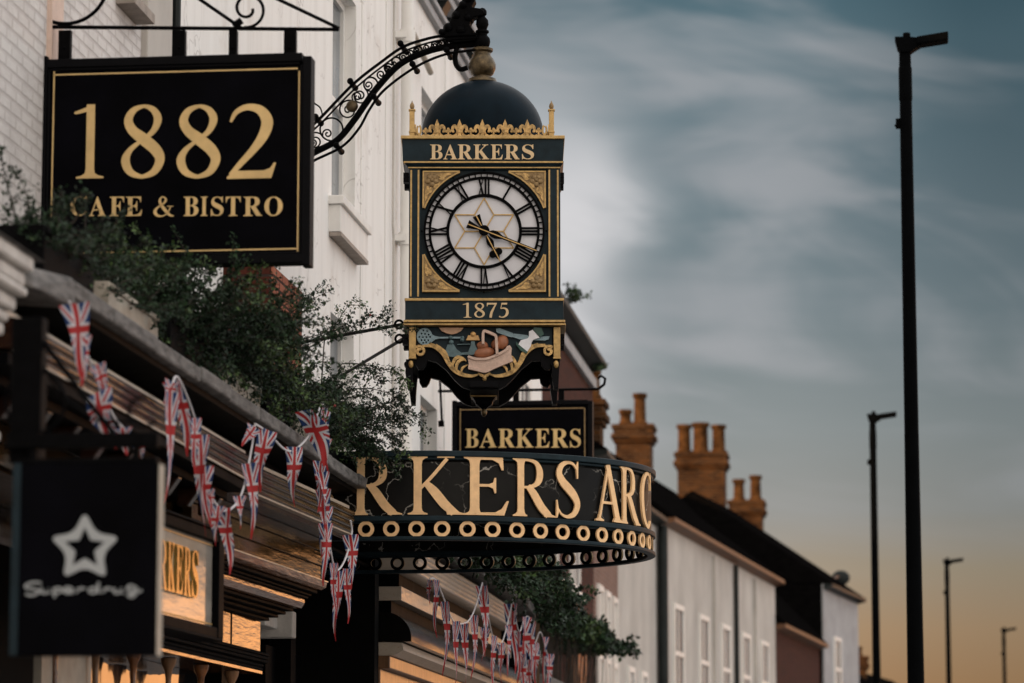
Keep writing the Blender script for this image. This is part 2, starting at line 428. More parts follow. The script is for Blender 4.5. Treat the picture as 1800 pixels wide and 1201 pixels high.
# ------------------------------------------------------------ mesh helpers
class MB:
    def __init__(s):
        s.v = []; s.f = []; s.uv = None

    def quad(s, a, b, c, d):
        i = len(s.v); s.v += [tuple(a), tuple(b), tuple(c), tuple(d)]; s.f.append((i, i + 1, i + 2, i + 3))

    def hexa(s, p):                      # 8 corners: bottom loop 0-3, top loop 4-7
        i = len(s.v); s.v += [tuple(q) for q in p]
        for f in ((3, 2, 1, 0), (4, 5, 6, 7), (0, 1, 5, 4), (1, 2, 6, 5), (2, 3, 7, 6), (3, 0, 4, 7)):
            s.f.append(tuple(i + k for k in f))
        return s

    def box(s, x0, x1, y0, y1, z0, z1):
        return s.hexa([(x0, y0, z0), (x1, y0, z0), (x1, y1, z0), (x0, y1, z0), (x0, y0, z1), (x1, y0, z1), (x1, y1, z1), (x0, y1, z1)])

    def loft(s, rings, closed=True, cap=True):
        n = len(rings[0]); i = len(s.v)
        for r in rings:
            s.v += [tuple(p) for p in r]
        for k in range(len(rings) - 1):
            for j in range(n if closed else n - 1):
                a = i + k * n + j; b = i + k * n + (j + 1) % n
                s.f.append((a, b, b + n, a + n))
        if cap:
            s.f.append(tuple(range(i + n - 1, i - 1, -1)))
            e = i + (len(rings) - 1) * n
            s.f.append(tuple(range(e, e + n)))
        return s

    def tube(s, pts, r, n=8, closed=False):
        pts = [Vector(p) for p in pts]
        if len(pts) < 2:
            return s
        rs = r if hasattr(r, '__len__') else [r] * len(pts)
        rings = []; up = None
        for k, p in enumerate(pts):
            a = pts[k - 1] if (k > 0 or closed) else p
            b = pts[(k + 1) % len(pts)] if (k < len(pts) - 1 or closed) else p
            t = (b - a).normalized() if (b - a).length > 1e-9 else Vector((0, 0, 1))
            if up is None:
                up = t.orthogonal().normalized()
            u = up - t * up.dot(t)
            u = u.normalized() if u.length > 1e-6 else t.orthogonal().normalized()
            up = u; w = t.cross(u)
            rings.append([p + (u * math.cos(2 * math.pi * j / n) + w * math.sin(2 * math.pi * j / n)) * rs[k] for j in range(n)])
        if closed:
            rings.append(rings[0])
        return s.loft(rings, True, not closed)

    def lathe(s, prof, c, n=24, m=None):
        """prof: list of (radius, z) bottom to top, around the vertical through c"""
        rings = [[(c[0] + r * math.cos(2 * math.pi * j / n), c[1] + r * math.sin(2 * math.pi * j / n), c[2] + z) for j in range(n)] for r, z in prof]
        return s.loft(rings, True, True)

    def ball(s, c, rx, ry=None, rz=None, n=12, rot=None):
        ry = ry or rx; rz = rz or rx
        rings = []
        for k in range(1, n):
            a = -math.pi / 2 + math.pi * k / n
            ring = []
            for j in range(n + 2):
                t = 2 * math.pi * j / (n + 2)
                q = Vector((rx * math.cos(a) * math.cos(t), ry * math.cos(a) * math.sin(t), rz * math.sin(a)))
                if rot is not None:
                    q = rot @ q
                ring.append(Vector(c) + q)
            rings.append(ring)
        return s.loft(rings)

    def prism(s, poly, m, d0, d1, holes=()):
        """2-D outline (with holes) in the frame m(u, v, depth); front face at d1"""
        loops = [list(poly)] + [list(h) for h in holes]
        flat = [p for l in loops for p in l]
        tris = tessellate_polygon([[Vector((p[0], p[1], 0)) for p in l] for l in loops])
        i = len(s.v); n = len(flat)
        s.v += [tuple(m(p[0], p[1], d1)) for p in flat] + [tuple(m(p[0], p[1], d0)) for p in flat]
        for a, b, c in tris:
            A, B, C = flat[a], flat[b], flat[c]
            cr = (B[0] - A[0]) * (C[1] - A[1]) - (B[1] - A[1]) * (C[0] - A[0])
            if cr < 0:
                a, c = c, a
            s.f.append((i + a, i + b, i + c)); s.f.append((i + n + c, i + n + b, i + n + a))
        o = 0
        for l in loops:
            k = len(l)
            for j in range(k):
                a = i + o + j; b = i + o + (j + 1) % k
                s.f.append((a, a + n, b + n, b))
            o += k
        return s

    def build(s, name, material, parent=None, local=False, smooth=False, bevel=0.0):
        me = bpy.data.meshes.new(name)
        me.from_pydata(s.v, [], s.f)
        if s.uv is not None:
            l = me.uv_layers.new(name='UVMap')
            l.data.foreach_set('uv', np.array([s.uv[i] for p in me.polygons for i in p.vertices], dtype=np.float32).ravel())
        me.materials.append(M[material] if isinstance(material, str) else material)
        me.validate()
        if smooth:
            me.polygons.foreach_set('use_smooth', [True] * len(me.polygons))
            try:
                me.set_sharp_from_angle(angle=R(38))
            except Exception:
                pass
        o = bpy.data.objects.new(name, me)
        COL.objects.link(o)
        if parent is not None:
            o.parent = parent
            if not local:
                o.matrix_parent_inverse = Matrix.Translation(-Vector(parent.get('wloc', (0, 0, 0))))
        if bevel:
            b = o.modifiers.new('bevel', 'BEVEL'); b.width = bevel; b.segments = 2; b.limit_method = 'ANGLE'; b.angle_limit = R(40)
        return o


def thing(name, label, cat, loc, group=None, rotz=0.0):
    o = bpy.data.objects.new(name, None)
    o.empty_display_size = .2
    COL.objects.link(o)
    o.location = loc; o.rotation_euler = (0, 0, rotz)
    o['label'] = label; o['category'] = cat
    if group:
        o['group'] = group
    o['wloc'] = tuple(loc)
    return o


def tag(o, label, cat, group=None):
    o['label'] = label; o['category'] = cat
    if group:
        o['group'] = group
    return o


def structure(o):
    o['kind'] = 'structure'
    return o


def copy_tree(o, parent=None):
    c = o.copy(); COL.objects.link(c)
    if parent is not None:
        c.parent = parent
    for ch in [k for k in SC.objects if k.parent == o]:
        copy_tree(ch, c)
    return c


def catmull(pts, n=8, closed=False):
    P = [np.array(p, float) for p in pts]; out = []
    N = len(P)
    for i in range(N if closed else N - 1):
        if closed:
            a, b, c, d = P[i - 1], P[i], P[(i + 1) % N], P[(i + 2) % N]
        else:
            a = P[i - 1] if i > 0 else 2 * P[0] - P[1]
            b, c = P[i], P[i + 1]
            d = P[i + 2] if i + 2 < N else 2 * P[-1] - P[-2]
        for k in range(n):
            t = k / n
            out.append(.5 * ((2 * b) + (c - a) * t + (2 * a - 5 * b + 4 * c - d) * t * t + (3 * b - a - 3 * c + d) * t ** 3))
    if not closed:
        out.append(P[-1])
    return out


def strip_poly(pts, ws, n=8, closed=False):
    """outline pieces of a brush stroke of varying width; returns list of quads"""
    q = catmull([(p[0], p[1], w) for p, w in zip(pts, ws)], n, closed) if n > 1 else [np.array((p[0], p[1], w), float) for p, w in zip(pts, ws)]
    L, Rr = [], []
    N = len(q)
    for i in range(N):
        if closed:
            t = q[(i + 1) % N] - q[i - 1]
        else:
            t = q[min(i + 1, N - 1)] - q[max(i - 1, 0)]
        t = t[:2] / (np.hypot(t[0], t[1]) + 1e-12)
        nn = np.array((-t[1], t[0])) * q[i][2] / 2
        L.append(tuple(q[i][:2] + nn)); Rr.append(tuple(q[i][:2] - nn))
    return L, Rr


def add_stroke(mb, pts, ws, m, d0, d1, n=8, closed=False):
    if not hasattr(ws, '__len__'):
        ws = [ws] * len(pts)
    L, Rr = strip_poly(pts, ws, n, closed)
    N = len(L); rng = range(N if closed else N - 1)
    i = len(mb.v)
    for k in range(N):
        for (p, d) in ((L[k], d1), (Rr[k], d1), (Rr[k], d0), (L[k], d0)):
            mb.v.append(tuple(m(p[0], p[1], d)))
    for k in rng:
        a = i + 4 * k; b = i + 4 * ((k + 1) % N)
        for j in range(4):
            mb.f.append((a + j, a + (j + 1) % 4, b + (j + 1) % 4, b + j))
    if not closed:
        mb.f.append((i, i + 3, i + 2, i + 1)); e = i + 4 * (N - 1); mb.f.append((e, e + 1, e + 2, e + 3))
    return mb


def spiral(cx, cz, r0, r1, a0, turns, n=28):
    return [(cx + (r0 + (r1 - r0) * k / n) * math.cos(a0 + 2 * math.pi * turns * k / n),
             cz + (r0 + (r1 - r0) * k / n) * math.sin(a0 + 2 * math.pi * turns * k / n)) for k in range(n + 1)]


# ------------------------------------------------------------ lettering
GLYPHS = {
    'A': [[(-9, 0), (-9, 18), (9, 21), (24, 30), (36, 47), (49, 75), (206, 466), (224, 465), (392, 70), (405, 44), (417, 27), (433, 19), (443, 18), (443, 0), (229, 0), (229, 18), (253, 20), (270, 25), (280, 34), (283, 51), (253, 132), (103, 132), (76, 62), (75, 50), (78, 35), (87, 26), (102, 20), (128, 18), (128, 0)], [(113, 161), (242, 161), (177, 319)]],
    'B': [[(16, 0), (16, 17), (45, 22), (55, 26), (68, 40), (72, 51), (75, 82), (74, 382), (72, 404), (66, 419), (57, 429), (44, 435), (15, 439), (15, 455), (220, 455), (297, 449), (352, 429), (385, 396), (396, 351), (389, 313), (369, 283), (335, 261), (287, 247), (344, 231), (385, 206), (410, 173), (418, 132), (415, 102), (407, 76), (392, 54), (371, 35), (345, 19), (314, 9), (278, 2), (238, 0)], [(182, 252), (213, 253), (234, 257), (251, 263), (263, 272), (273, 285), (279, 301), (283, 321), (285, 345), (281, 385), (276, 400), (269, 412), (260, 422), (234, 433), (198, 432), (188, 425), (183, 412)], [(222, 24), (242, 26), (259, 30), (273, 38), (283, 49), (291, 63), (300, 103), (301, 128), (299, 154), (295, 176), (287, 194), (277, 208), (263, 218), (245, 225), (223, 230), (182, 231), (184, 46), (190, 33), (202, 26)]],
    'C': [[(257, -11), (224, -9), (193, -3), (164, 6), (137, 20), (113, 37), (91, 56), (72, 79), (56, 104), (43, 132), (34, 162), (28, 194), (26, 228), (28, 262), (34, 294), (43, 323), (56, 351), (72, 376), (92, 399), (114, 418), (139, 435), (166, 448), (195, 458), (226, 464), (283, 464), (309, 459), (377, 436), (388, 435), (399, 437), (408, 443), (415, 452), (419, 465), (437, 465), (437, 308), (420, 308), (407, 338), (392, 364), (375, 387), (356, 407), (335, 423), (313, 434), (290, 441), (265, 443), (212, 430), (174, 389), (151, 321), (144, 226), (152, 138), (177, 74), (219, 36), (278, 24), (298, 25), (338, 35), (377, 56), (412, 87), (428, 106), (447, 89), (409, 45), (365, 14), (314, -5)]],
    'E': [[(14, 0), (14, 17), (44, 20), (55, 24), (68, 37), (72, 48), (75, 78), (74, 389), (72, 405), (68, 417), (62, 425), (54, 431), (31, 438), (16, 439), (16, 455), (399, 455), (399, 320), (383, 320), (378, 349), (369, 373), (356, 392), (340, 406), (320, 417), (295, 424), (266, 429), (206, 429), (195, 427), (188, 421), (183, 397), (183, 246), (214, 247), (232, 252), (247, 259), (259, 269), (269, 282), (277, 300), (288, 345), (304, 345), (304, 118), (287, 118), (282, 154), (273, 181), (267, 192), (251, 208), (229, 217), (202, 222), (183, 222), (183, 56), (188, 40), (192, 35), (206, 29), (230, 28), (276, 30), (313, 39), (330, 45), (345, 53), (371, 75), (393, 105), (411, 143), (430, 143), (402, 0)]],
    'F': [[(15, 0), (15, 17), (45, 23), (55, 28), (68, 42), (72, 53), (75, 84), (74, 391), (67, 416), (54, 429), (14, 439), (14, 455), (394, 455), (394, 320), (377, 320), (369, 357), (355, 385), (347, 397), (324, 414), (294, 425), (254, 430), (206, 430), (195, 428), (188, 424), (184, 417), (182, 406), (182, 247), (211, 249), (229, 253), (244, 260), (256, 270), (266, 284), (274, 301), (280, 322), (284, 347), (302, 347), (302, 118), (285, 118), (274, 168), (266, 187), (257, 200), (244, 211), (229, 218), (182, 224), (182, 69), (185, 50), (191, 36), (202, 27), (219, 21), (257, 17), (257, 0)]],
    'I': [[(13, 0), (13, 17), (42, 23), (61, 32), (67, 39), (72, 49), (75, 75), (74, 401), (72, 412), (68, 421), (63, 427), (55, 432), (13, 439), (13, 455), (244, 455), (244, 439), (214, 435), (204, 432), (190, 421), (183, 401), (184, 59), (187, 44), (194, 34), (206, 26), (246, 17), (246, 0)]],
    'K': [[(16, 0), (16, 17), (45, 22), (56, 26), (68, 39), (72, 50), (75, 81), (74, 394), (72, 406), (63, 424), (55, 430), (32, 437), (17, 439), (17, 455), (242, 455), (242, 439), (205, 432), (194, 425), (187, 415), (184, 400), (183, 234), (321, 373), (342, 398), (349, 418), (345, 427), (334, 434), (291, 439), (291, 455), (486, 455), (486, 439), (447, 434), (415, 419), (381, 395), (345, 361), (271, 285), (469, 39), (481, 29), (493, 22), (519, 17), (519, 0), (281, 0), (281, 17), (306, 18), (322, 21), (331, 27), (334, 34), (333, 40), (324, 56), (199, 214), (183, 198), (183, 64), (189, 39), (202, 26), (226, 19), (242, 17), (242, 0)]],
    'O': [[(236, -10), (190, -1), (148, 17), (111, 43), (94, 58), (66, 93), (45, 134), (37, 156), (29, 203), (29, 252), (37, 299), (55, 342), (66, 362), (79, 380), (112, 413), (149, 438), (192, 456), (216, 462), (265, 466), (313, 462), (336, 456), (378, 439), (415, 414), (446, 382), (471, 344), (481, 323), (494, 277), (498, 228), (494, 179), (481, 134), (459, 93), (446, 75), (414, 43), (376, 17), (333, -1), (286, -10)], [(265, 12), (315, 26), (351, 66), (372, 133), (379, 228), (377, 278), (371, 321), (362, 358), (348, 389), (330, 412), (310, 430), (286, 440), (260, 443), (210, 430), (174, 389), (152, 322), (145, 228), (147, 178), (153, 135), (163, 98), (177, 67), (195, 43), (215, 26), (238, 16)]],
    'R': [[(15, 0), (15, 17), (45, 22), (55, 26), (68, 39), (72, 50), (75, 81), (74, 394), (68, 416), (62, 424), (44, 434), (16, 439), (16, 455), (217, 455), (264, 453), (305, 448), (339, 439), (367, 426), (389, 409), (405, 388), (414, 363), (417, 334), (411, 296), (392, 265), (360, 241), (315, 224), (437, 43), (457, 22), (480, 17), (480, 0), (338, 0), (201, 212), (182, 212), (183, 64), (185, 50), (189, 39), (194, 32), (202, 26), (225, 19), (242, 17), (242, 0)], [(182, 234), (228, 235), (249, 240), (266, 248), (280, 258), (290, 272), (298, 290), (302, 311), (304, 336), (299, 378), (284, 407), (259, 425), (224, 431), (202, 429), (190, 422), (186, 417), (182, 398)]],
    'S': [[(43, -11), (43, 158), (62, 158), (83, 94), (96, 70), (111, 50), (129, 34), (149, 24), (172, 17), (197, 15), (215, 16), (231, 20), (245, 27), (257, 36), (266, 47), (273, 60), (279, 89), (275, 110), (265, 129), (248, 146), (225, 160), (135, 205), (92, 236), (65, 270), (56, 289), (51, 309), (51, 352), (54, 370), (67, 403), (88, 429), (115, 449), (131, 457), (166, 465), (195, 466), (242, 459), (300, 445), (307, 446), (313, 450), (318, 457), (320, 466), (339, 466), (339, 319), (322, 319), (303, 370), (283, 398), (261, 420), (235, 436), (208, 444), (194, 445), (163, 440), (140, 426), (131, 417), (121, 394), (121, 368), (124, 356), (129, 346), (137, 336), (159, 319), (273, 263), (305, 243), (328, 222), (344, 200), (354, 176), (359, 148), (358, 112), (348, 75), (339, 58), (328, 43), (314, 29), (281, 8), (240, -6), (192, -10), (158, -8), (85, 12), (75, 11), (69, 7), (61, -11)]],
    'T': [[(92, 0), (92, 17), (123, 21), (134, 25), (142, 31), (148, 39), (155, 64), (156, 433), (124, 431), (102, 426), (82, 416), (65, 403), (51, 387), (41, 367), (33, 344), (29, 318), (11, 318), (11, 455), (410, 455), (410, 317), (394, 317), (381, 368), (357, 404), (319, 426), (263, 433), (264, 63), (271, 38), (276, 30), (284, 25), (310, 18), (328, 17), (328, 0)]],
}


def fit(loops, x0, x1, z0, z1):
    xs = [p[0] for l in loops for p in l]; ys = [p[1] for l in loops for p in l]
    a, b, c, d = min(xs), max(xs), min(ys), max(ys)
    return [[(x0 + (p[0] - a) / (b - a) * (x1 - x0), z0 + (p[1] - c) / (d - c) * (z1 - z0)) for p in l] for l in loops]


def put_bold(mb, ch, m, x0, x1, z0, z1, d0, d1):
    g = fit(GLYPHS[ch], x0, x1, z0, z1)
    mb.prism(g[0], m, d0, d1, g[1:])


def stem(x, w, y0=0.0, y1=1.0, top=True, bot=True, s=.095, sl=None, sr=None):
    """upright with bracketed serifs, as one outline"""
    sl = s if sl is None else sl; sr = s if sr is None else sr
    L = []
    if bot:
        L += [(x - sl, y0), (x + w + sr, y0), (x + w + sr, y0 + .022), (x + w + sr * .45, y0 + .038), (x + w + .01, y0 + .07), (x + w, y0 + .13)]
    else:
        L += [(x, y0), (x + w, y0)]
    if top:
        L += [(x + w, y1 - .13), (x + w + .01, y1 - .07), (x + w + sr * .45, y1 - .038), (x + w + sr, y1 - .022), (x + w + sr, y1), (x - sl, y1), (x - sl, y1 - .022), (x - sl * .45, y1 - .038), (x - .01, y1 - .07), (x, y1 - .13)]
    else:
        L += [(x + w, y1), (x, y1)]
    if bot:
        L += [(x, y0 + .13), (x - .01, y0 + .07), (x - sl * .45, y0 + .038), (x - sl, y0 + .022)]
    return ('p', L)


LIGHT = {
    'R': [stem(.12, .13, sr=.06), ('s', [(.18, .977), (.34, .975), (.49, .93), (.565, .80), (.555, .64), (.47, .545), (.33, .507), (.2, .505)], [.045, .046, .075, .125, .125, .075, .046, .04]),
          ('s', [(.33, .52), (.44, .40), (.60, .17), (.75, .03)], [.10, .14, .15, .13]), ('p', [(.66, .0), (.90, .0), (.90, .02), (.82, .045), (.74, .12), (.62, .10)])],
    'K': [stem(.12, .13), ('s', [(.22, .44), (.42, .66), (.66, .965)], [.05, .055, .06]), ('p', [(.50, .978), (.78, .978), (.78, 1.0), (.50, 1.0)]),
          ('s', [(.30, .56), (.45, .40), (.62, .18), (.78, .03)], [.09, .15, .155, .13]), ('p', [(.66, 0), (.95, 0), (.95, .02), (.86, .045), (.78, .12), (.64, .11)])],
    'E': [stem(.12, .14, sr=.05), ('p', [(.2, 1.0), (.2, .955), (.46, .955), (.555, .90), (.60, .78), (.63, .78), (.62, 1.0)]),
          ('p', [(.2, .535), (.2, .49), (.40, .49), (.47, .46), (.49, .38), (.515, .38), (.515, .645), (.49, .645), (.47, .565), (.40, .535)]),
          ('p', [(.2, 0), (.64, 0), (.71, .25), (.68, .25), (.60, .11), (.50, .05), (.2, .045)])],
    'S': [('s', [(.53, .86), (.44, .95), (.30, .972), (.16, .91), (.105, .77), (.19, .63), (.34, .51), (.48, .38), (.545, .24), (.47, .09), (.31, .028), (.17, .06), (.07, .17)],
           [.03, .045, .06, .10, .13, .155, .165, .155, .13, .10, .06, .04, .03]), ('p', [(.535, .70), (.56, .70), (.565, 1.0), (.54, 1.0), (.50, .88), (.515, .84)]), ('p', [(.03, 0), (.055, 0), (.10, .12), (.085, .17), (.06, .31), (.035, .31)])],
    'A': [('s', [(.115, .02), (.395, .99)], [.055, .055]), ('s', [(.37, 1.0), (.70, .02)], [.13, .15]), ('p', [(.2, .305), (.60, .305), (.585, .35), (.21, .35)]),
          ('p', [(0, 0), (.24, 0), (.24, .022), (.16, .05), (.10, .12), (.08, .05), (0, .022)]), ('p', [(.55, 0), (.86, 0), (.86, .022), (.78, .05), (.74, .12), (.62, .10), (.55, .022)])],
    'B': [stem(.12, .13, sr=.05), ('s', [(.18, .977), (.36, .975), (.50, .92), (.545, .78), (.50, .62), (.36, .54), (.2, .525)], [.045, .046, .08, .115, .09, .05, .04]),
          ('s', [(.2, .52), (.40, .515), (.56, .44), (.615, .27), (.55, .09), (.38, .024), (.18, .022)], [.04, .05, .09, .135, .10, .05, .044])],
    'C': [('s', [(.66, .83), (.56, .94), (.42, .972), (.25, .90), (.12, .71), (.105, .45), (.18, .2), (.35, .045), (.52, .03), (.66, .13)], [.03, .05, .065, .10, .14, .15, .13, .085, .06, .035]),
          ('p', [(.655, .68), (.685, .68), (.69, 1.0), (.665, 1.0), (.63, .88), (.645, .83)])],
    'D': [stem(.12, .13, sr=.05), ('s', [(.18, .977), (.38, .972), (.60, .86), (.71, .62), (.70, .36), (.58, .13), (.38, .03), (.18, .022)], [.045, .05, .09, .135, .135, .09, .05, .044])],
    '1': [stem(.20, .115, top=False, s=.13), ('p', [(.315, .99), (.30, 1.0), (.03, .90), (.03, .878), (.06, .872), (.20, .90), (.315, .90)])],
    '8': [('s', [(.42, .945), (.31, .975), (.17, .92), (.105, .79), (.16, .655), (.31, .53), (.47, .39), (.535, .25), (.46, .09), (.30, .024), (.20, .05)], [.035, .045, .085, .115, .13, .155, .15, .125, .095, .05, .04]),
          ('s', [(.20, .94), (.31, .976), (.44, .92), (.50, .79), (.435, .63), (.28, .51), (.13, .38), (.075, .24), (.14, .09), (.30, .023), (.41, .055)], [.035, .045, .085, .105, .075, .05, .075, .115, .095, .05, .04])],
    '2': [('s', [(.065, .77), (.13, .90), (.26, .965), (.41, .92), (.49, .77), (.45, .58), (.335, .39), (.20, .22), (.07, .05)], [.03, .06, .085, .115, .135, .125, .095, .075, .055]),
          ('p', [(.03, 0), (.545, 0), (.60, .205), (.575, .21), (.53, .135), (.46, .105), (.13, .105), (.03, .03)])],
    '7': [('p', [(.02, 1.0), (.56, 1.0), (.56, .93), (.52, .885), (.12, .885), (.07, .855), (.05, .77), (.02, .77)]), ('s', [(.52, .93), (.40, .66), (.28, .35), (.22, .0)], [.06, .10, .13, .13])],
    '5': [('p', [(.16, 1.0), (.50, 1.0), (.47, .885), (.16, .885)]), ('s', [(.18, .97), (.155, .78), (.125, .60)], [.045, .04, .05]),
          ('s', [(.13, .60), (.27, .645), (.43, .58), (.50, .40), (.45, .18), (.30, .045), (.14, .03), (.04, .09)], [.04, .085, .12, .15, .135, .085, .06, .10])],
    '&': [('s', [(.86, .02), (.70, .07), (.50, .32), (.33, .60), (.28, .80), (.37, .955), (.50, .90), (.52, .76), (.40, .60), (.18, .43), (.09, .24), (.19, .06), (.40, .03), (.58, .14), (.69, .36), (.72, .50)],
           [.05, .11, .14, .12, .09, .05, .07, .09, .06, .08, .13, .11, .06, .045, .045, .045]), ('p', [(.58, .48), (.84, .48), (.84, .51), (.58, .51)])],
}


def put_light(mb, ch, m, x0, x1, z0, z1, d0, d1):
    pcs = LIGHT[ch]
    xs = []
    for p in pcs:
        if p[0] == 'p':
            xs += [q[0] for q in p[1]]
        else:
            L, Rr = strip_poly(p[1], p[2]); xs += [q[0] for q in L + Rr]
    a, b = min(xs), max(xs)
    mm = lambda u, v, d: m(x0 + (u - a) / (b - a) * (x1 - x0), z0 + v * (z1 - z0), d)
    for k, p in enumerate(pcs):
        if p[0] == 'p':
            mb.prism(p[1], mm, d0, d1 + k * .0006)
        else:
            add_stroke(mb, p[1], p[2], mm, d0, d1 + k * .0006, 7)


def signframe(Y):
    return lambda u, v, d: (u, Y - d, v)


def px_poly(pts, Y):
    out = []
    for p in pts:
        q = W(p[0], p[1], Y); out.append((q.x, q.z))
    return out


# ------------------------------------------------------------ ground
g = MB().box(-60, 60, -40, 900, -.5, -.012).build('ground', 'paving'); structure(g)
g = MB().box(.55, 15.0, -40, 700, -.012, -.004).build('road', 'asphalt'); structure(g)
mb = MB()
for x in (.42, 15.0):
    mb.box(x, x + .13, -40, 700, -.012, .10)
structure(mb.build('kerb', 'kerb_stone', bevel=.01))
g = MB().box(-4.9, .42, -40, 700, -.012, .09).build('pavement', 'paving'); structure(g)

WALL = -4.7


# ------------------------------------------------------------ wall with real openings (street face at x = X)
def wall_open(mb, X, y0, y1, z0, z1, op, reveal=.16, back=None):
    ys = sorted({y0, y1} | {o[0] for o in op} | {o[1] for o in op}); zs = sorted({z0, z1} | {o[2] for o in op} | {o[3] for o in op})
    for i in range(len(ys) - 1):
        for j in range(len(zs) - 1):
            cy, cz = (ys[i] + ys[i + 1]) / 2, (zs[j] + zs[j + 1]) / 2
            if any(o[0] < cy < o[1] and o[2] < cz < o[3] for o in op):
                continue
            mb.quad((X, ys[i], zs[j]), (X, ys[i + 1], zs[j]), (X, ys[i + 1], zs[j + 1]), (X, ys[i], zs[j + 1]))
    for a, b, c, d in op:
        x2 = X - reveal
        mb.quad((X, a, c), (X, a, d), (x2, a, d), (x2, a, c)); mb.quad((X, b, d), (X, b, c), (x2, b, c), (x2, b, d))
        mb.quad((X, a, d), (X, b, d), (x2, b, d), (x2, a, d)); mb.quad((X, b, c), (X, a, c), (x2, a, c), (x2, b, c))
    b = back if back is not None else X - 8
    mb.quad((b, y1, z0), (X, y1, z0), (X, y1, z1), (b, y1, z1)); mb.quad((X, y0, z0), (b, y0, z0), (b, y0, z1), (X, y0, z1))
    mb.quad((b, y0, z0), (b, y1, z0), (b, y1, z1), (b, y0, z1)); mb.quad((X, y0, z1), (X, y1, z1), (b, y1, z1), (b, y0, z1))


def sash(parent, X, a, b, c, d, fm='white_paint', gm='glass', bars=(1, 2), t=.06):
    """sash window set in an opening: frame with glazing bars, and the pane"""
    mb = MB(); x0, x1 = X - .05, X
    mb.box(x0, x1, a, a + t, c, d).box(x0, x1, b - t, b, c, d).box(x0, x1, a + t, b - t, c, c + t).box(x0, x1, a + t, b - t, d - t, d)
    mz = (c + d) / 2
    mb.box(x0, x1 + .012, a + t, b - t, mz - t / 2, mz + t / 2)
    for k in range(1, bars[0] + 1):
        y = a + (b - a) * k / (bars[0] + 1)
        mb.box(x0 + .01, x1 - .012, y - .012, y + .012, c + t, mz - t / 2); mb.box(x0 + .01, x1 - .012, y - .012, y + .012, mz + t / 2, d - t)
    w = mb.build('window', fm, parent)
    MB().box(x0 + .005, x0 + .018, a + t * .6, b - t * .6, c + t * .6, d - t * .6).build('pane', gm, w)
    return w


# ------------------------------------------------------------ white building with the clock
wb = thing('white_building', 'tall white rendered building with sash windows and a white downpipe behind the clock', 'building', (WALL, 21.2, 0))
mb = MB()
ops = [(27.45, 28.65, 6.95, 8.9), (27.45, 28.65, 4.4, 6.0), (32.7, 33.9, 6.95, 9.1), (32.7, 33.9, 4.4, 6.0)]
wall_open(mb, WALL, 21.25, 36.5, 3.55, 10.6, ops, .17)
wall_open(mb, WALL, 21.25, 22.38, 0, 3.55, []); wall_open(mb, WALL, 25.62, 36.5, 0, 3.55, [])
mb.build('wall', 'white_stucco', wb)
for o in ops:
    sash(wb, WALL - .10, o[0] + .002, o[1] - .002, o[2] + .002, o[3] - .002)
for a, b, c, d in ops:
    if c > 5:
        MB().box(WALL - .15, WALL + .10, a - .12, b + .12, c - .30, c - .07).box(WALL - .15, WALL + .13, a - .15, b + .15, c - .07, c + .004).build('sill', 'white_paint', wb, bevel=.008)
        MB().box(WALL + .004, WALL + .105, a - .12, b + .12, c - .335, c - .303).build('sill_drip', 'sill_stone', wb)
# shallow raised bands of the render
for a, b in ((28.95, 29.10), (30.35, 30.55), (34.4, 35.2)):
    MB().box(WALL, WALL + .012, a, b, 4.1, 9.9).build('pilaster', 'white_stucco', wb, bevel=.006)
mb = MB().tube([(WALL + .10, 31.05, .2), (WALL + .10, 31.05, 10.0)], .06, 16)
for z in (3.2, 5.2, 7.25, 9.2):
    mb.tube([(WALL + .10, 31.05, z - .06), (WALL + .10, 31.05, z + .06)], .078, 16)
    mb.box(WALL, WALL + .1, 30.94, 31.16, z - .03, z + .03)
mb.build('downpipe', 'white_paint', wb, smooth=True)
MB().tube([(WALL + .03, 30.72, 3), (WALL + .03, 30.70, 7.2), (WALL + .03, 30.66, 7.3), (WALL + .03, 30.66, 10.0)], .013, 6).build('cable', 'warm_white', wb)
mb = MB()
mb.box(WALL - .1, WALL + .06, 21.25, 36.55, 9.9, 10.0).box(WALL - .1, WALL + .15, 21.25, 36.6, 10.2, 10.3).box(WALL - .1, WALL + .10, 21.25, 36.52, 10.0, 10.06).box(WALL - .1, WALL + .19, 21.25, 36.6, 10.3, 10.40)
mb.build('cornice', 'grey_white', wb, bevel=.01)
for k in range(20):
    y = 21.6 + k * .75
    if 30.5 < y < 36.1:
        MB().hexa([(WALL, y, 10.06), (WALL + .06, y, 10.06), (WALL + .06, y + .3, 10.06), (WALL, y + .3, 10.06), (WALL, y, 10.2), (WALL + .14, y, 10.2), (WALL + .14, y + .3, 10.2), (WALL, y + .3, 10.2)]).build('cornice_bracket', 'dark_pipe', wb)
MB().loft([[(WALL + .1, 21.25, 10.405), (WALL + .1, 36.4, 10.405), (-8.8, 36.4, 10.405), (-8.8, 21.25, 10.405)], [(WALL - 3, 21.25, 12.8), (WALL - 3, 36.4, 12.8), (WALL - 3.2, 36.4, 12.8), (WALL - 3.2, 21.25, 12.8)]]).build('roof', 'slate', wb)
pole = MB().tube([W(719, 42, 31.6), W(757, 128, 32.6)], .03, 10).build('flagpole', 'cream_paint')
tag(pole, 'short pale pole leaning out from the white wall left of the clock dome', 'pole')

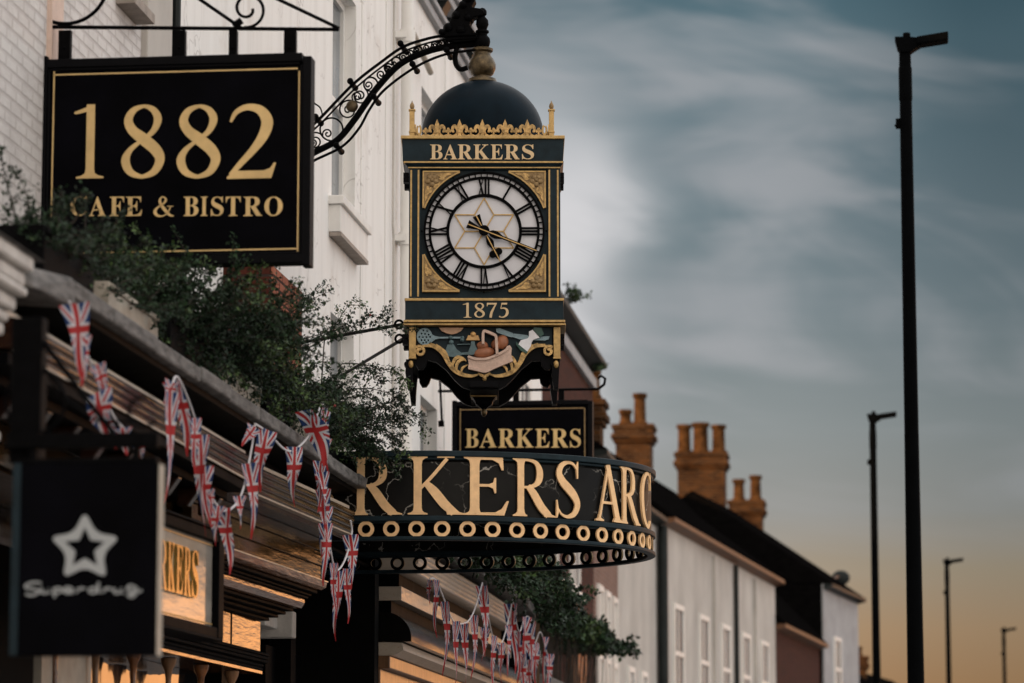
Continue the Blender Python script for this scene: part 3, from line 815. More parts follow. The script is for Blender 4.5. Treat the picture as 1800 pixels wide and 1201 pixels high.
# arcade passage: dark opening between the two shopfronts
ar = thing('arcade_entrance', 'dark arcade passage opening under the curved gold lettered sign', 'entrance', (WALL, 24, 0))
mb = MB()
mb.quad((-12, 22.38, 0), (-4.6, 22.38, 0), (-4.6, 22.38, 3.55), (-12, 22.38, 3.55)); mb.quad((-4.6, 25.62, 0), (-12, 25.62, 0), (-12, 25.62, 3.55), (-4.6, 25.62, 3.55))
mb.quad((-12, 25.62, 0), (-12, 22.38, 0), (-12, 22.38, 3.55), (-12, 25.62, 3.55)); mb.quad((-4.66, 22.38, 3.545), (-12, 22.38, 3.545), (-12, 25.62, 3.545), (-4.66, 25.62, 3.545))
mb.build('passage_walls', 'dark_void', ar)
MB().box(-4.78, -4.45, 23.4, 23.9, 3.14, 3.34).box(-4.78, -4.34, 23.86, 24.0, 3.08, 3.27).build('corbel', 'stone_white', ar, bevel=.01)
mb = MB().box(-4.9, -4.56, 24.0, 25.60, 0, 3.04).box(-4.62, -4.45, 24.4, 24.6, 0, 3.3)
mb.build('door_surround', 'black_gloss', ar)

# painted brick wall of the cafe building, nearer the camera
cb = thing('cafe_building', 'white painted rough brick building on the left carrying the black 1882 sign', 'building', (WALL, 13, 0))
mb = MB(); wall_open(mb, WALL, 6.0, 21.05, 0, 10.2, [(10, 11.2, 5.2, 7.2), (14.2, 15.4, 5.4, 7.4)], .12)
mb.build('wall', 'white_painted_brick', cb)
MB().box(WALL - .02, WALL + .03, 18.02, 18.28, 4.1, 6.4).build('sunlit_strip', 'sunlit_plaster', cb)  # sunlight on the wall return put into the strip's pink colour
MB().box(WALL - .02, WALL + .045, 20.35, 21.05, 4.1, 10.0).build('quoin', 'warm_white', cb, bevel=.01)
mb = MB().tube([(WALL + .05, 21.14, 3.9), (WALL + .05, 21.14, 10)], .028, 8)
mb.build('downpipe', 'dark_pipe', cb, smooth=True)
p = W(186, 15, 20)
MB().box(WALL, WALL + .12, 19.65, 20.2, p.z - .06, p.z).build('sill', 'sill_stone', cb)
for a, b, c, d in [(10, 11.2, 5.2, 7.2), (14.2, 15.4, 5.4, 7.4)]:
    sash(cb, WALL - .06, a + .002, b - .002, c + .002, d - .002)
MB().loft([[(WALL + .25, 6, 10.2), (WALL + .25, 21.1, 10.2), (-9.5, 21.1, 10.2), (-9.5, 6, 10.2)], [(WALL - 2.5, 6, 12.3), (WALL - 2.5, 21.1, 12.3), (WALL - 2.7, 21.1, 12.3), (WALL - 2.7, 6, 12.3)]]).build('roof', 'slate', cb)
for o in [cb]:
    pass
bb = thing('brick_pier', 'small red brick pier on the white wall behind the shrubs under the 1882 sign', 'pier', (WALL, 23, 4.1))
MB().box(WALL - .02, -4.36, 23.0, 24.15, 4.1, 5.62).build('brickwork', 'red_brick', bb)
MB().box(-4.36, -4.345, 23.004, 24.146, 4.1, 5.616).build('street_face', 'lit_red_brick', bb)  # lit copy of the pier brick, daylight put into its colour


# ------------------------------------------------------------ shopfronts
def run(mb, prof, P0, P1):
    """extrude a closed (dx, z) profile between two plan points; dx is measured out into the street"""
    mb.loft([[(P0[0] + d, P0[1], z) for d, z in prof], [(P1[0] + d, P1[1], z) for d, z in prof]])
    return mb


def rect(d0, d1, z0, z1):
    return [(d0, z0), (d1, z0), (d1, z1), (d0, z1)]


def reeds(back, front, z0, z1, n):
    """moulding face broken into n rounded reeds"""
    L = [(back, z0), (front - .012, z0)]
    h = (z1 - z0) / n
    for k in range(n):
        for j in range(5):
            a = math.pi * (j + .5) / 5
            L.append((front - .014 + .016 * math.sin(a) + .004 * k, z0 + h * k + h * (1 - math.cos(a)) / 2))
    L += [(front - .01 + .004 * n, z1), (back, z1)]
    return L


ns_ = thing('shopfront', 'long glossy brown and gold shopfront on the left with grey ledge and reeded cornices', 'shopfront', (-3.7, 18, 0))
LX = -3.62
A0, A1 = (LX - .03, 13.6), (LX - .03, 18.8)
B0, B1 = (-3.80, 18.8), (-3.625, 22.15)
mb = MB()
random.seed(3)
y = 14.35
while y < 22.7:                                   # ledge slabs, slightly uneven
    y2 = min(22.72, y + random.uniform(.75, 1.25)); e = random.uniform(-.008, .008)
    if 22.72 - y2 < .3:
        y2 = 22.72
    mb.box(WALL - .02, LX + e, y, y2 - .006, 4.0 + e * .5, 4.078 + e * .4); y = y2
mb.build('ledge', 'ledge_stone', ns_, bevel=.012)
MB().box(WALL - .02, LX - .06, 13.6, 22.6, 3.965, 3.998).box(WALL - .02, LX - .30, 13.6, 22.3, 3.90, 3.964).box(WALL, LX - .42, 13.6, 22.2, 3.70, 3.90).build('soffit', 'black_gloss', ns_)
mb = MB(); run(mb, rect(-.9, -.05, 3.795, 3.822), A0, A1); run(mb, rect(-.9, -.09, 3.782, 3.795), A0, A1); mb.build('cream_moulding', 'cream_gloss', ns_, bevel=.004)
mb = MB(); run(mb, reeds(-.9, -.012, 3.64, 3.78, 4), A0, A1); mb.build('hood_cornice', 'brown_gloss', ns_, smooth=True)
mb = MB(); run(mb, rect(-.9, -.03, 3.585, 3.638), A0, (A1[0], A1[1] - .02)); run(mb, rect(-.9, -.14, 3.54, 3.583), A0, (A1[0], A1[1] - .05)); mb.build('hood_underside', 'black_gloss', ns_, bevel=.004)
mb = MB(); run(mb, rect(-.8, -.03, 3.822, 3.845), B0, B1); run(mb, rect(-.8, -.07, 3.81, 3.821), B0, B1); mb.build('cream_moulding', 'cream_gloss', ns_, bevel=.004)
mb = MB(); run(mb, reeds(-.8, -.006, 3.655, 3.808, 4), B0, B1); mb.build('cornice', 'ochre_gloss', ns_, smooth=True)
mb = MB(); run(mb, rect(-.8, -.05, 3.615, 3.652), B0, B1); mb.build('cornice_lip', 'brown_gloss', ns_, bevel=.005)
# deep fascia, in three boards with shadow gaps
mb = MB()
for P0, P1, off in ((A0, A1, -.26), (B0, B1, 0)):
    run(mb, rect(-.9, -.19 + off, 3.535, 3.613 if off == 0 else 3.538), P0, P1)
    run(mb, rect(-.9, -.205 + off, 3.445, 3.53), P0, P1)
    run(mb, rect(-.9, -.22 + off, 3.345, 3.44), P0, P1)
    run(mb, rect(-.9, -.26 + off, 3.33, 3.55), P0, P1)
mb.build('fascia', 'ochre_gloss', ns_, bevel=.004)
mb = MB(); run(mb, [(-.9, 3.285), (-.215, 3.285), (-.185, 3.30), (-.175, 3.335), (-.24, 3.345), (-.9, 3.345)], B0, B1); mb.build('lower_cornice', 'amber_wood', ns_)
mb = MB(); run(mb, rect(-.9, -.24, 3.262, 3.283), B0, B1); run(mb, rect(-.9, -.28, 3.245, 3.26), B0, B1); run(mb, rect(-.9, -.30, 3.228, 3.243), B0, B1)
mb.build('lower_cornice_bead', 'black_gloss', ns_, bevel=.004)
mb = MB(); run(mb, [(-.9, 3.165), (-.345, 3.165), (-.325, 3.20), (-.325, 3.226), (-.9, 3.226)], B0, B1); mb.build('bed_moulding', 'amber_wood', ns_, bevel=.004)
mb = MB()
for d, a, b in ((-.40, 3.145, 3.163), (-.45, 3.125, 3.143), (-.50, 3.105, 3.123), (-.56, 3.085, 3.103)):
    run(mb, rect(-.95, d, a, b), B0, B1)
mb.build('black_steps', 'black_gloss', ns_, bevel=.003)
mb = MB(); run(mb, rect(-1.0, -.62, 2.875, 3.083), (B0[0], 17), B1); mb.build('frieze_panel', 'amber_wood', ns_, bevel=.006)
mb = MB(); run(mb, rect(-.60, -.616, 2.875, 3.083), (B0[0] + .13, 21.3), (B0[0] + .131, 21.32))
mb.build('frieze_joint', 'black_gloss', ns_)
mb = MB(); run(mb, reeds(-1.0, -.575, 2.805, 2.873, 3), (B0[0], 17), (B1[0], B1[1] + .05)); run(mb, reeds(-1.0, -.60, 2.755, 2.803, 2), (B0[0], 17), B1)
mb.build('capital_moulding', 'black_gloss', ns_, smooth=True)
mb = MB(); run(mb, rect(-1.05, -.605, 2.735, 2.753), (B0[0], 17), B1); mb.build('arcade_rail', 'amber_wood', ns_)
for k, px in enumerate((180, 235, 287, 336, 381, 420)):
    yy = 17.75 + k * .76
    xx = B0[0] + (yy - 18.8) * .0522 - .66
    mb = MB()
    prof = [(.016, 0), (.016, 1.9), (.024, 1.93), (.017, 1.96), (.018, 2.10), (.024, 2.15), (.044, 2.19), (.050, 2.222), (.035, 2.23)]
    mb.lathe([(r, z + .5) for r, z in prof], (xx, yy, 0), 12)
    mb.build('colonette', 'amber_wood' if k % 2 == 0 else 'tan_wood', ns_, smooth=True)
MB().box(-4.9, -4.62, 13.6, 22.2, .1, 2.733).build('shop_window', 'glass_dark', ns_)
MB().box(-4.6, -4.52, 17.5, 18.6, .4, 2.70).build('window_display', 'cream_paint', ns_)
MB().box(WALL, -4.42, 13.6, 16.95, .09, 3.08).build('black_pilaster', 'dark_void', ns_)
MB().box(WALL + .004, -4.48, 22.04, 22.37, .09, 3.98).build('end_return', 'black_gloss', ns_)

for k in range(9):                                # small carved brackets under the hood and the bed moulding
    yy = 14.2 + k * .55
    if yy < 18.7:
        MB().hexa([(A1[0] - .28, yy, 3.44), (A1[0] - .22, yy, 3.44), (A1[0] - .22, yy + .09, 3.44), (A1[0] - .28, yy + .09, 3.44), (A1[0] - .28, yy, 3.538), (A1[0] - .15, yy, 3.538), (A1[0] - .15, yy + .09, 3.538), (A1[0] - .28, yy + .09, 3.538)]).build('carved_bracket', 'brown_gloss', ns_, bevel=.008)
mb = MB(); run(mb, rect(-.9, -.012, 3.6405, 3.652), A0, A1); run(mb, rect(-.8, -.005, 3.6445, 3.654), B0, B1); run(mb, rect(-.9, -.17, 3.336, 3.343), B0, (B1[0], B1[1] + .01)); mb.build('edge_bead', 'cream_gloss', ns_)

# framed fascia sign with brass letters, set on the shopfront
fs = thing('fascia_sign', 'framed glossy panel with raised brass letters, half hidden behind the black star sign', 'sign', (-3.78, 17, 3))
q0, q1 = (-3.97, 15.2), (-3.805, 18.42)
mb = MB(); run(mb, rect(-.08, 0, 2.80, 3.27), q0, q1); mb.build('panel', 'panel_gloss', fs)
mb = MB(); run(mb, rect(-.10, .035, 3.27, 3.33), q0, (q1[0], q1[1] + .001)); run(mb, rect(-.10, .05, 3.33, 3.345), q0, (q1[0], q1[1] + .06))
run(mb, rect(-.10, .035, 2.74, 2.80), q0, (q1[0], q1[1] + .001)); run(mb, rect(-.10, .055, 2.725, 2.74), q0, (q1[0], q1[1] + .06))
run(mb, rect(-.10, .04, 2.741, 3.329), q1, (q1[0] + .006, q1[1] + .11)); mb.build('frame', 'black_gloss', fs, bevel=.006)
mb = MB(); tl = (q1[0] - q0[0]) / (q1[1] - q0[1])
pm = lambda u, v, d: (q0[0] + (u - q0[1]) * tl + d, u, v)
for ch, a, b in [(c_, 16.94 + k * .162, 16.94 + k * .162 + .14) for k, c_ in enumerate('BARKERS')]:
    mb = MB(); put_bold(mb, ch, pm, a, b, 2.93, 3.19, .001, .022); mb.build('letter', 'brass', fs)
mb = MB(); run(mb, rect(0, .004, 3.248, 3.256), q0, q1); run(mb, rect(0, .004, 2.814, 2.822), q0, q1); mb.build('border_line', 'gold_trim', fs)

# neighbouring stone shopfront end, nearest the camera
nb = thing('stone_pilaster', 'pale stone pilaster with moulded capital at the left edge, nearest the camera', 'pilaster', (-3.6, 12.6, 0))
X1 = -3.42
mb = MB()
for d, a, b in ((0, 3.86, 3.92), (-.03, 3.80, 3.855), (-.02, 3.76, 3.795), (-.06, 3.70, 3.755), (-.085, 3.655, 3.695), (-.10, 3.60, 3.65)):
    mb.box(WALL, X1 + d, 11.6, 13.0 + d * .6, a, b)
mb.build('capital', 'stone_white', nb, bevel=.014)
mb = MB().box(WALL, X1 - .135, 11.6, 12.93, 2.86, 3.60).box(WALL, X1 - .11, 11.6, 12.96, 2.80, 2.86).box(WALL, X1 - .11, 11.6, 12.955, 3.18, 3.22)
mb.build('shaft', 'stone_white', nb, bevel=.01)
MB().box(WALL, X1 - .12, 11.6, 12.94, .09, 2.80).build('lower_shaft', 'dark_void', nb)
MB().loft([[(WALL, 11.6, 3.92), (X1 + .02, 11.6, 3.92), (X1 + .02, 13.1, 3.92), (WALL, 13.1, 3.92)], [(WALL, 11.6, 4.02), (X1 - .14, 11.6, 3.97), (X1 - .14, 13.06, 3.97), (WALL, 13.06, 4.02)]]).build('flashing', 'ledge_stone', nb)
lf = MB()
lf.loft([[(LX - .25, 13.7, 3.93), (LX + .02, 13.72, 3.92), (LX + .04, 14.34, 3.93), (LX - .25, 14.34, 3.95)], [(LX - .25, 13.7, 4.05), (LX - .02, 13.75, 4.02), (LX + .03, 14.34, 4.07), (LX - .25, 14.34, 4.09)]])
tag(lf.build('lead_flashing', 'ledge_stone', bevel=.02), 'crumpled grey lead flashing at the near end of the shop ledge', 'flashing')

# ------------------------------------------------------------ far shopfront beyond the arcade
fsx = thing('shopfront', 'shopfront beyond the arcade with cream fluted cornice and black roller box, hung with flags', 'shopfront', (-3.7, 30, 0))
ledge_path = [(LX, 25.75), (LX, 27.3), (LX, 28.9), (LX, 30.3), (LX - .015, 31.6), (LX - .04, 32.7), (LX - .09, 33.8), (LX - .17, 34.8), (LX - .30, 35.8), (LX - .50, 36.6)]


def pathrun(mb, prof, path, gap=0.0):
    for a, b in zip(path[:-1], path[1:]):
        run(mb, prof, a, (b[0], b[1] - gap))
    return mb


off = lambda d: [(x, y) for x, y in ledge_path]
pathrun(MB(), rect(-.95, 0, 3.93, 4.03), ledge_path, .006).build('ledge', 'ledge_stone', fsx, bevel=.01)
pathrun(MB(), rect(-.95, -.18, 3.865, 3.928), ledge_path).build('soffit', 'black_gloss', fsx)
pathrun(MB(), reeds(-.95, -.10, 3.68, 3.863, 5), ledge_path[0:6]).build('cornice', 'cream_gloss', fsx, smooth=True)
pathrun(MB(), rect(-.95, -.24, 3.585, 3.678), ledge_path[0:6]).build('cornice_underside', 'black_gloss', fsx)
pathrun(MB(), rect(-.95, -.22, 3.475, 3.583), ledge_path[0:7]).build('fascia', 'cream_gloss', fsx, bevel=.004)
mb = MB(); pathrun(mb, rect(-.95, -.30, 3.11, 3.473), ledge_path[0:8]); mb.build('blind_recess', 'black_gloss', fsx)
c = [(-.95, 3.155), (-.13, 3.155)] + [(-.36 + .23 * math.cos(t), 3.185 + .20 * math.sin(t)) for t in np.linspace(0, math.pi / 2, 12)] + [(-.95, 3.385)]
mb = MB(); run(mb, c, (LX, 25.66), (LX, 34))
mb.build('roller_box', 'roller', fsx, smooth=True)
mb = MB(); run(mb, [(-.95, 3.05), (-.27, 3.05), (-.19, 3.09), (-.20, 3.145), (-.30, 3.15), (-.95, 3.15)], (LX, 25.66), (LX, 34)); mb.build('sill_moulding', 'cream_gloss', fsx)
mb = MB(); run(mb, rect(-.95, -.29, 2.95, 3.048), (LX, 25.64), (LX, 34)); mb.build('timber_rail', 'tan_wood', fsx, bevel=.008)
for a, b in ((25.62, 27.1), (27.115, 28.8), (28.815, 31), (31.015, 34)):
    MB().box(WALL, LX - .36, a, b, .09, 2.948).build('timber_panel', 'tan_wood', fsx, bevel=.006)
MB().box(WALL + .004, LX - .10, 34.1, 34.5, .09, 3.86).build('end_pilaster', 'black_gloss', fsx)

MB().box(WALL + .003, LX - .375, 25.42, 25.615, .09, 3.925).build('end_return', 'dark_void', fsx)

tsx = thing('shopfront', 'dark shopfront with amber end panel beyond the curved end of the far ledge', 'shopfront', (-4.4, 40, 0))
MB().box(WALL + .003, -4.02, 36.9, 45.5, .09, 3.32).build('front', 'black_gloss', tsx)
MB().box(WALL + .003, -3.90, 36.85, 45.6, 3.325, 3.47).build('cornice', 'ledge_stone', tsx, bevel=.01)
MB().box(-4.2, -3.93, 36.80, 36.845, 2.2, 3.2).build('end_panel', 'amber_wood', tsx, bevel=.006)  # orange light on the end pilaster put into this panel's amber colour

# ------------------------------------------------------------ houses further along the street


def house(name, label, P0, P1, zE, setb, zR, wall, roof, gutter, windows=(), depth=8, sill='white_paint', gm='far_glass', fm='white_paint', over=.22):
    h = thing(name, label, 'house', (P0[0], P0[1], 0))
    (xa, ya), (xb, yb) = P0, P1
    MB().hexa([(xa, ya, 0), (xb, yb, 0), (xb - depth, yb, 0), (xa - depth, ya, 0), (xa, ya, zE), (xb, yb, zE), (xb - depth, yb, zE), (xa - depth, ya, zE)]).build('wall', wall, h)
    r = MB().loft([[(xa + over, ya - .02, zE + .02), (xa - setb, ya - .02, zR), (xa - 2 * setb - over, ya - .02, zE + .02)], [(xb + over, yb + .02, zE + .02), (xb - setb, yb + .02, zR), (xb - 2 * setb - over, yb + .02, zE + .02)]]).build('roof', roof, h)
    if gutter:
        MB().hexa([(xa, ya, zE - .12), (xb, yb, zE - .12), (xb + over, yb, zE - .06), (xa + over, ya, zE - .06), (xa, ya, zE + .015), (xb, yb, zE + .015), (xb + over, yb, zE + .018), (xa + over, ya, zE + .018)]).build('gutter', gutter, h)
    dx = (xb - xa) / (yb - ya)
    for a, b, c, d in windows:
        x = xa + (a - ya) * dx; x2 = xa + (b - ya) * dx
        mb = MB()
        def bar(p, q, z0, z1, o0, o1):
            u = xa + (p - ya) * dx; v = xa + (q - ya) * dx
            mb.hexa([(u + o0, p, z0), (u + o1, p, z0), (v + o1, q, z0), (v + o0, q, z0), (u + o0, p, z1), (u + o1, p, z1), (v + o1, q, z1), (v + o0, q, z1)])
        t = .09
        bar(a, a + t, c, d, -.02, .05); bar(b - t, b, c, d, -.02, .05); bar(a + t, b - t, d - t, d, -.02, .05); bar(a + t, b - t, c, c + t, -.02, .05)
        bar(a + t, b - t, (c + d) / 2 - .04, (c + d) / 2 + .04, -.02, .045); bar((a + b) / 2 - .03, (a + b) / 2 + .03, c + t, d - t, -.02, .035)
        bar(a - .08, b + .08, c - .12, c, -.02, .11)
        w = mb.build('window', fm, h)
        mb = MB(); bar(a + t * .5, b - t * .5, c + t * .5, d - t * .5, -.01, .012); mb.build('pane', gm, w)
    return h, r


def chimney(parent, cx, cy, w, d, z0, z1, pots, material='chimney_brick', r=.16):
    mb = MB(); h, k = w / 2, d / 2
    mb.box(cx - h, cx + h, cy - k, cy + k, z0, z1 - .42)
    for e, a, b in ((.05, z1 - .42, z1 - .34), (.10, z1 - .34, z1 - .22), (.05, z1 - .22, z1 - .10), (.09, z1 - .10, z1)):
        mb.box(cx - h - e, cx + h + e, cy - k - e, cy + k + e, a, b)
    c = mb.build('chimney', material, parent, bevel=.015)
    for dx, hh, rr in pots:
        mb = MB()
        mb.lathe([(rr * 1.25, 0), (rr * 1.25, .08), (rr, .12), (rr * .92, hh - .12), (rr * 1.18, hh - .09), (rr * 1.18, hh), (rr * .8, hh), (rr * .8, hh - .2)], (cx + dx, cy, z1), 16)
        mb.build('chimney_pot', 'pot_clay', c, smooth=True)
    return c


hw, rw = house('white_house', 'lower white rendered house between the tall white building and the dark brick house', (WALL, 36.95), (WALL, 43.9), 8.3, 3.4, 9.6, 'white_stucco', 'slate', 'grey_white',
               [(38, 39.2, 5.6, 7.4), (41, 42.2, 5.6, 7.4), (38, 39.2, 2.6, 4.4)], over=.12)
h2, r2 = house('brick_house', 'tall dark brick house with pale gutter beside the white building, behind the clock', (WALL, 44.0), (WALL, 51.2), 8.9, 3.6, 12.0, 'red_brick', 'slate', 'dark_pipe',
               [(44.6, 45.6, 5.2, 7.2), (47.5, 48.7, 5.2, 7.2)])
mb = MB().tube([(WALL + .1, 46.9, 0), (WALL + .1, 46.9, 5.0)], .08, 10); mb.build('downpipe', 'gutter_orange', h2, smooth=True)
MB().box(WALL + .002, WALL + .07, 44.02, 51.15, 8.50, 8.66).build('fascia_board', 'grey_white', h2)
MB().box(WALL - .01, WALL + .05, 47.6, 49.6, .1, 5.0).build('orange_lit_patch', 'orange_lit_brick', h2)  # part of the brick wall with orange light put into its colour
h3, r3 = house('brick_house', 'low pink brick house with tall white windows, seen just beneath the curved sign', (WALL, 51.25), (WALL, 55.6), 7.6, 3.4, 10.0, 'pink_brick', 'slate', 'dark_pipe',
               [(51.7, 52.5, 3.4, 5.6), (53.0, 53.8, 3.4, 5.6), (54.3, 55.1, 3.4, 5.6)], fm='white_paint', gm='warm_white')
chimney(h3, -5.1, 55.6, .30, .6, 7.0, 8.92, [(0, .55, .12)])
h4, r4 = house('white_house', 'narrow white house between the pink brick house and the dark drainpipe', (WALL, 55.65), (-4.42, 60.4), 7.4, 3.4, 10.0, 'warm_white', 'slate', 'dark_pipe',
               [(56.6, 57.3, 3.2, 4.6), (58.2, 58.9, 3.2, 4.6)])
mb = MB().tube([(-4.30, 60.45, 0), (-4.30, 60.45, 7.3)], .09, 10); mb.build('downpipe', 'dark_pipe', h4, smooth=True)
CX = lambda y: -4.37 + .0957 * (y - 60)
h5, r5 = house('white_house', 'long white terrace house with orange gutter line and brick chimney stacks', (CX(60.6), 60.6), (CX(75.5), 75.5), 7.45, 3.5, 10.3, 'warm_white', 'slate', 'gutter_orange',
               [(61.6, 62.7, 4.2, 6.0), (64.6, 65.7, 4.2, 6.0), (67.4, 68.5, 4.2, 6.0), (70.2, 71.3, 4.2, 6.0), (73.0, 74.1, 4.2, 6.0), (61.6, 62.7, 1.8, 3.2), (66.0, 67.5, 1.8, 3.2), (71.0, 72.5, 1.8, 3.2)])
mb = MB()
for yy in (66.5, 72.2):
    MB().box(CX(yy) - .02, CX(yy) + .05, yy - .14, yy + .14, .1, 7.25).build('pilaster', 'warm_white', h5)
MB().tube([(CX(69.2) + .06, 69.2, .1), (CX(69.2) + .06, 69.2, 7.3)], .05, 8).build('downpipe', 'dark_pipe', h5, smooth=True)
MB().hexa([(CX(60.7), 60.7, 3.42), (CX(75.4), 75.4, 3.42), (CX(75.4) + .09, 75.4, 3.42), (CX(60.7) + .09, 60.7, 3.42), (CX(60.7), 60.7, 3.60), (CX(75.4), 75.4, 3.60), (CX(75.4) + .09, 75.4, 3.60), (CX(60.7) + .09, 60.7, 3.60)]).build('string_course', 'warm_white', h5)
cx = W(1115, 745, 77).x
chimney(h5, cx, 77, .80, .8, 8.6, 11.15, [(-.20, .38, .13), (.13, .75, .14)])
h6, r6 = house('brick_house', 'dark brick house with a low orange gutter under the long slate roof', (CX(75.55), 75.55), (CX(83.5), 83.5), 6.5, 3.5, 10.3, 'red_brick', 'slate', 'gutter_orange',
               [(77, 78, 3.5, 5.2), (79.5, 80.5, 3.5, 5.2), (81.8, 82.8, 3.5, 5.2)], gm='glass_dark')
# the big stacks rise from the party walls of the long roof
x0 = W(1234, 820, 88).x
chimney(h6, x0, 88, 1.22, 1.0, 7, 11.75, [(-.46, .78, .17), (-.03, .82, .2), (.44, .76, .17)])
x0 = W(1313, 870, 93).x
chimney(h6, x0, 93, .86, 1.0, 7, 11.0, [(-.22, .62, .15), (.24, .72, .15)])
h7, r7 = house('grey_house', 'pale grey end house with steep dark roof where the terrace stops', (CX(83.6) + .1, 83.6), (CX(89) + .35, 89), 8.0, 3.2, 10.35, 'grey_white', 'slate', 'dark_pipe',
               [(85, 86, 5.2, 6.8)])
MB().box(CX(83.5) - 8, CX(83.6) + .06, 83.54, 83.595, .1, 8.0).build('gable_cladding', 'slate', h7)
q = W(1470, 1016, 90)
mb = MB().tube([(q.x - .28, 88.6, 7.9), (q.x - .1, 89.2, q.z - .12), (q.x + .05, 89.8, q.z + .02)], .035, 8)
ae = mb.build('dish_arm', 'gutter_orange', h7)
mb = MB().ball((q.x + .12, 90, q.z), .24, .10, .20); mb.build('satellite_dish', 'dark_pipe', h7, smooth=True)
h8, r8 = house('brick_house', 'far dark house roofline low at the end of the terrace by the lamp posts', (CX(89.2) + .45, 89.2), (CX(112) + 1.9, 112), 5.0, 3.0, 7.0, 'red_brick', 'slate', 'dark_pipe', [])
x0 = W(1508, 1160, 104).x
chimney(h8, x0, 104, .5, .6, 5.2, 7.35, [(0, .3, .12)])

# ------------------------------------------------------------ hanging signs (boards square to the street)


def PT(px, py, Y):
    return W(px, py, Y)


def flatbox(mb, x0, y0, x1, y1, Y, d0, d1):
    """px rectangle on the plane y = Y, from depth d0 to d1 (towards the camera)"""
    a = W((x0 + x1) / 2, y1, Y).z; b = W((x0 + x1) / 2, y0, Y).z
    l = W(x0, (y0 + y1) / 2, Y).x; r = W(x1, (y0 + y1) / 2, Y).x
    mb.box(l, r, Y - d1, Y - d0, a, b)
    return l, r, a, b


def letters(par, fn, items, Y, yt, yb, d0, d1, name='letter'):
    m = signframe(Y)
    for ch, a, b in items:
        mb = MB()
        zt = W((a + b) / 2, yt, Y).z; zb = W((a + b) / 2, yb, Y).z
        fn(mb, ch, m, W(a, (yt + yb) / 2, Y).x, W(b, (yt + yb) / 2, Y).x, zb, zt, d0, d1)
        mb.build(name, 'gold_sign', par)


# 1882 sign
Y1 = 18.0
p = W(306, 284, Y1)
s1 = thing('hanging_sign', 'big black hanging sign reading 1882 cafe and bistro in gold, gold border line', 'sign', p)
mb = MB(); flatbox(mb, 80, 114, 533, 453, Y1, -.09, 0); mb.build('board', 'black_sign', s1)
mb = MB()
for r in ((66, 100, 81, 467), (532, 100, 547, 467), (81, 100, 532, 115), (81, 452, 532, 467)):
    flatbox(mb, *r, Y1, -.10, .022)
for r in ((81, 115, 86, 452), (527, 115, 532, 452), (86, 115, 527, 120), (86, 447, 527, 452)):
    flatbox(mb, *r, Y1, -.02, .012)
mb.build('frame', 'black_frame', s1, bevel=.004)
mb = MB()
for r in ((91, 125, 93.6, 443), (523.4, 125, 526, 443), (93.6, 125, 523.4, 127.6), (93.6, 440.4, 523.4, 443)):
    flatbox(mb, *r, Y1, -.001, .003)
mb.build('border_line', 'gold_sign', s1)
letters(s1, put_light, [('1', 130, 183), ('8', 214, 290), ('8', 311, 388), ('2', 400, 486)], Y1, 184, 314, -.001, .004, 'numeral')
letters(s1, put_bold, [('C', 124, 153), ('A', 157, 186), ('F', 193, 218), ('E', 221, 250), ('B', 323, 349), ('I', 353, 365), ('S', 371, 393), ('T', 397, 423), ('R', 428, 461), ('O', 465, 497)], Y1, 346, 380, -.001, .004)
letters(s1, put_light, [('&', 270, 306)], Y1, 345, 381, -.001, .004)
T = lambda pts, Y, r, mb, n=8: mb.tube([W(a, b, Y) for a, b in pts], r, n)
yb = Y1 + .04
br = MB()
T([(8, 47), (596, 52)], yb, .011, br); T([(8, 47), (596, 52)], yb + .02, .011, br)
T([(16, -60), (18, 212)], yb, .014, br); T([(596, 50), (470, -10)], yb, .010, br); T([(425, 50), (335, -12)], yb, .010, br)
T([(410, 46), (425, 36)], yb, .02, br)
brk = br.build('bracket', 'black_iron', s1, smooth=True)
mb = MB(); T([(114 + 76 * math.cos(t), -34 + 76 * math.sin(t)) for t in np.linspace(-.2, math.pi + .2, 30)], yb, .011, mb); mb.build('scroll', 'black_iron', brk, smooth=True)
mb = MB(); T([(435 + r * math.cos(t), 16 + r * math.sin(t)) for t, r in zip(np.linspace(1.75, -6.3, 50), np.linspace(33, 9, 50))], yb, .009, mb); mb.build('scroll', 'black_iron', brk, smooth=True)
for x0, x1 in ((100, 121), (301, 323), (400, 414), (497, 518)):
    mb = MB(); flatbox(mb, x0, 51, x1, 102, Y1, -.075, -.03)
    q = W((x0 + x1) / 2, 82, Y1); mb.ball((q.x, Y1 + .03, q.z), .009)
    mb.build('hanger', 'black_iron', s1)
mb = MB(); T([(17, 100), (17, 200)], yb, .02, mb); flatbox(mb, 4, 30, 22, 62, Y1, -.1, -.02); mb.ball(W(30, 64, yb), .018); mb.build('wall_plate', 'black_iron', s1)

# Barkers hanging sign further back
Y2 = 33.6
p = W(918, 770, Y2)
s2 = thing('hanging_sign', 'black hanging sign with the gold shop name, behind the clock and above the curved sign', 'sign', p)
mb = MB(); flatbox(mb, 800, 711, 1037, 868, Y2, -.10, 0); mb.build('board', 'black_sign', s2)
mb = MB()
for r in ((795, 705, 803, 874), (1034, 705, 1042, 874), (803, 705, 1034, 713), (803, 866, 1034, 874)):
    flatbox(mb, *r, Y2, -.12, .03)
mb.build('frame', 'black_frame', s2, bevel=.004)
mb = MB()
for r in ((808, 718, 810, 861), (1027, 718, 1029, 861), (810, 718, 1027, 720), (810, 859, 1027, 861)):
    flatbox(mb, *r, Y2, -.001, .004)
mb.build('border_line', 'gold_dim', s2)
letters(s2, put_bold, [('B', 818, 841), ('A', 843, 873), ('R', 876, 905), ('K', 907, 938), ('E', 941, 966), ('R', 969, 999), ('S', 1002, 1021)], Y2, 754, 787, -.001, .005)
br = MB(); T([(770, 688), (1052, 684)], Y2 + .05, .014, br); T([(772, 640), (777, 745)], Y2 + .05, .012, br)
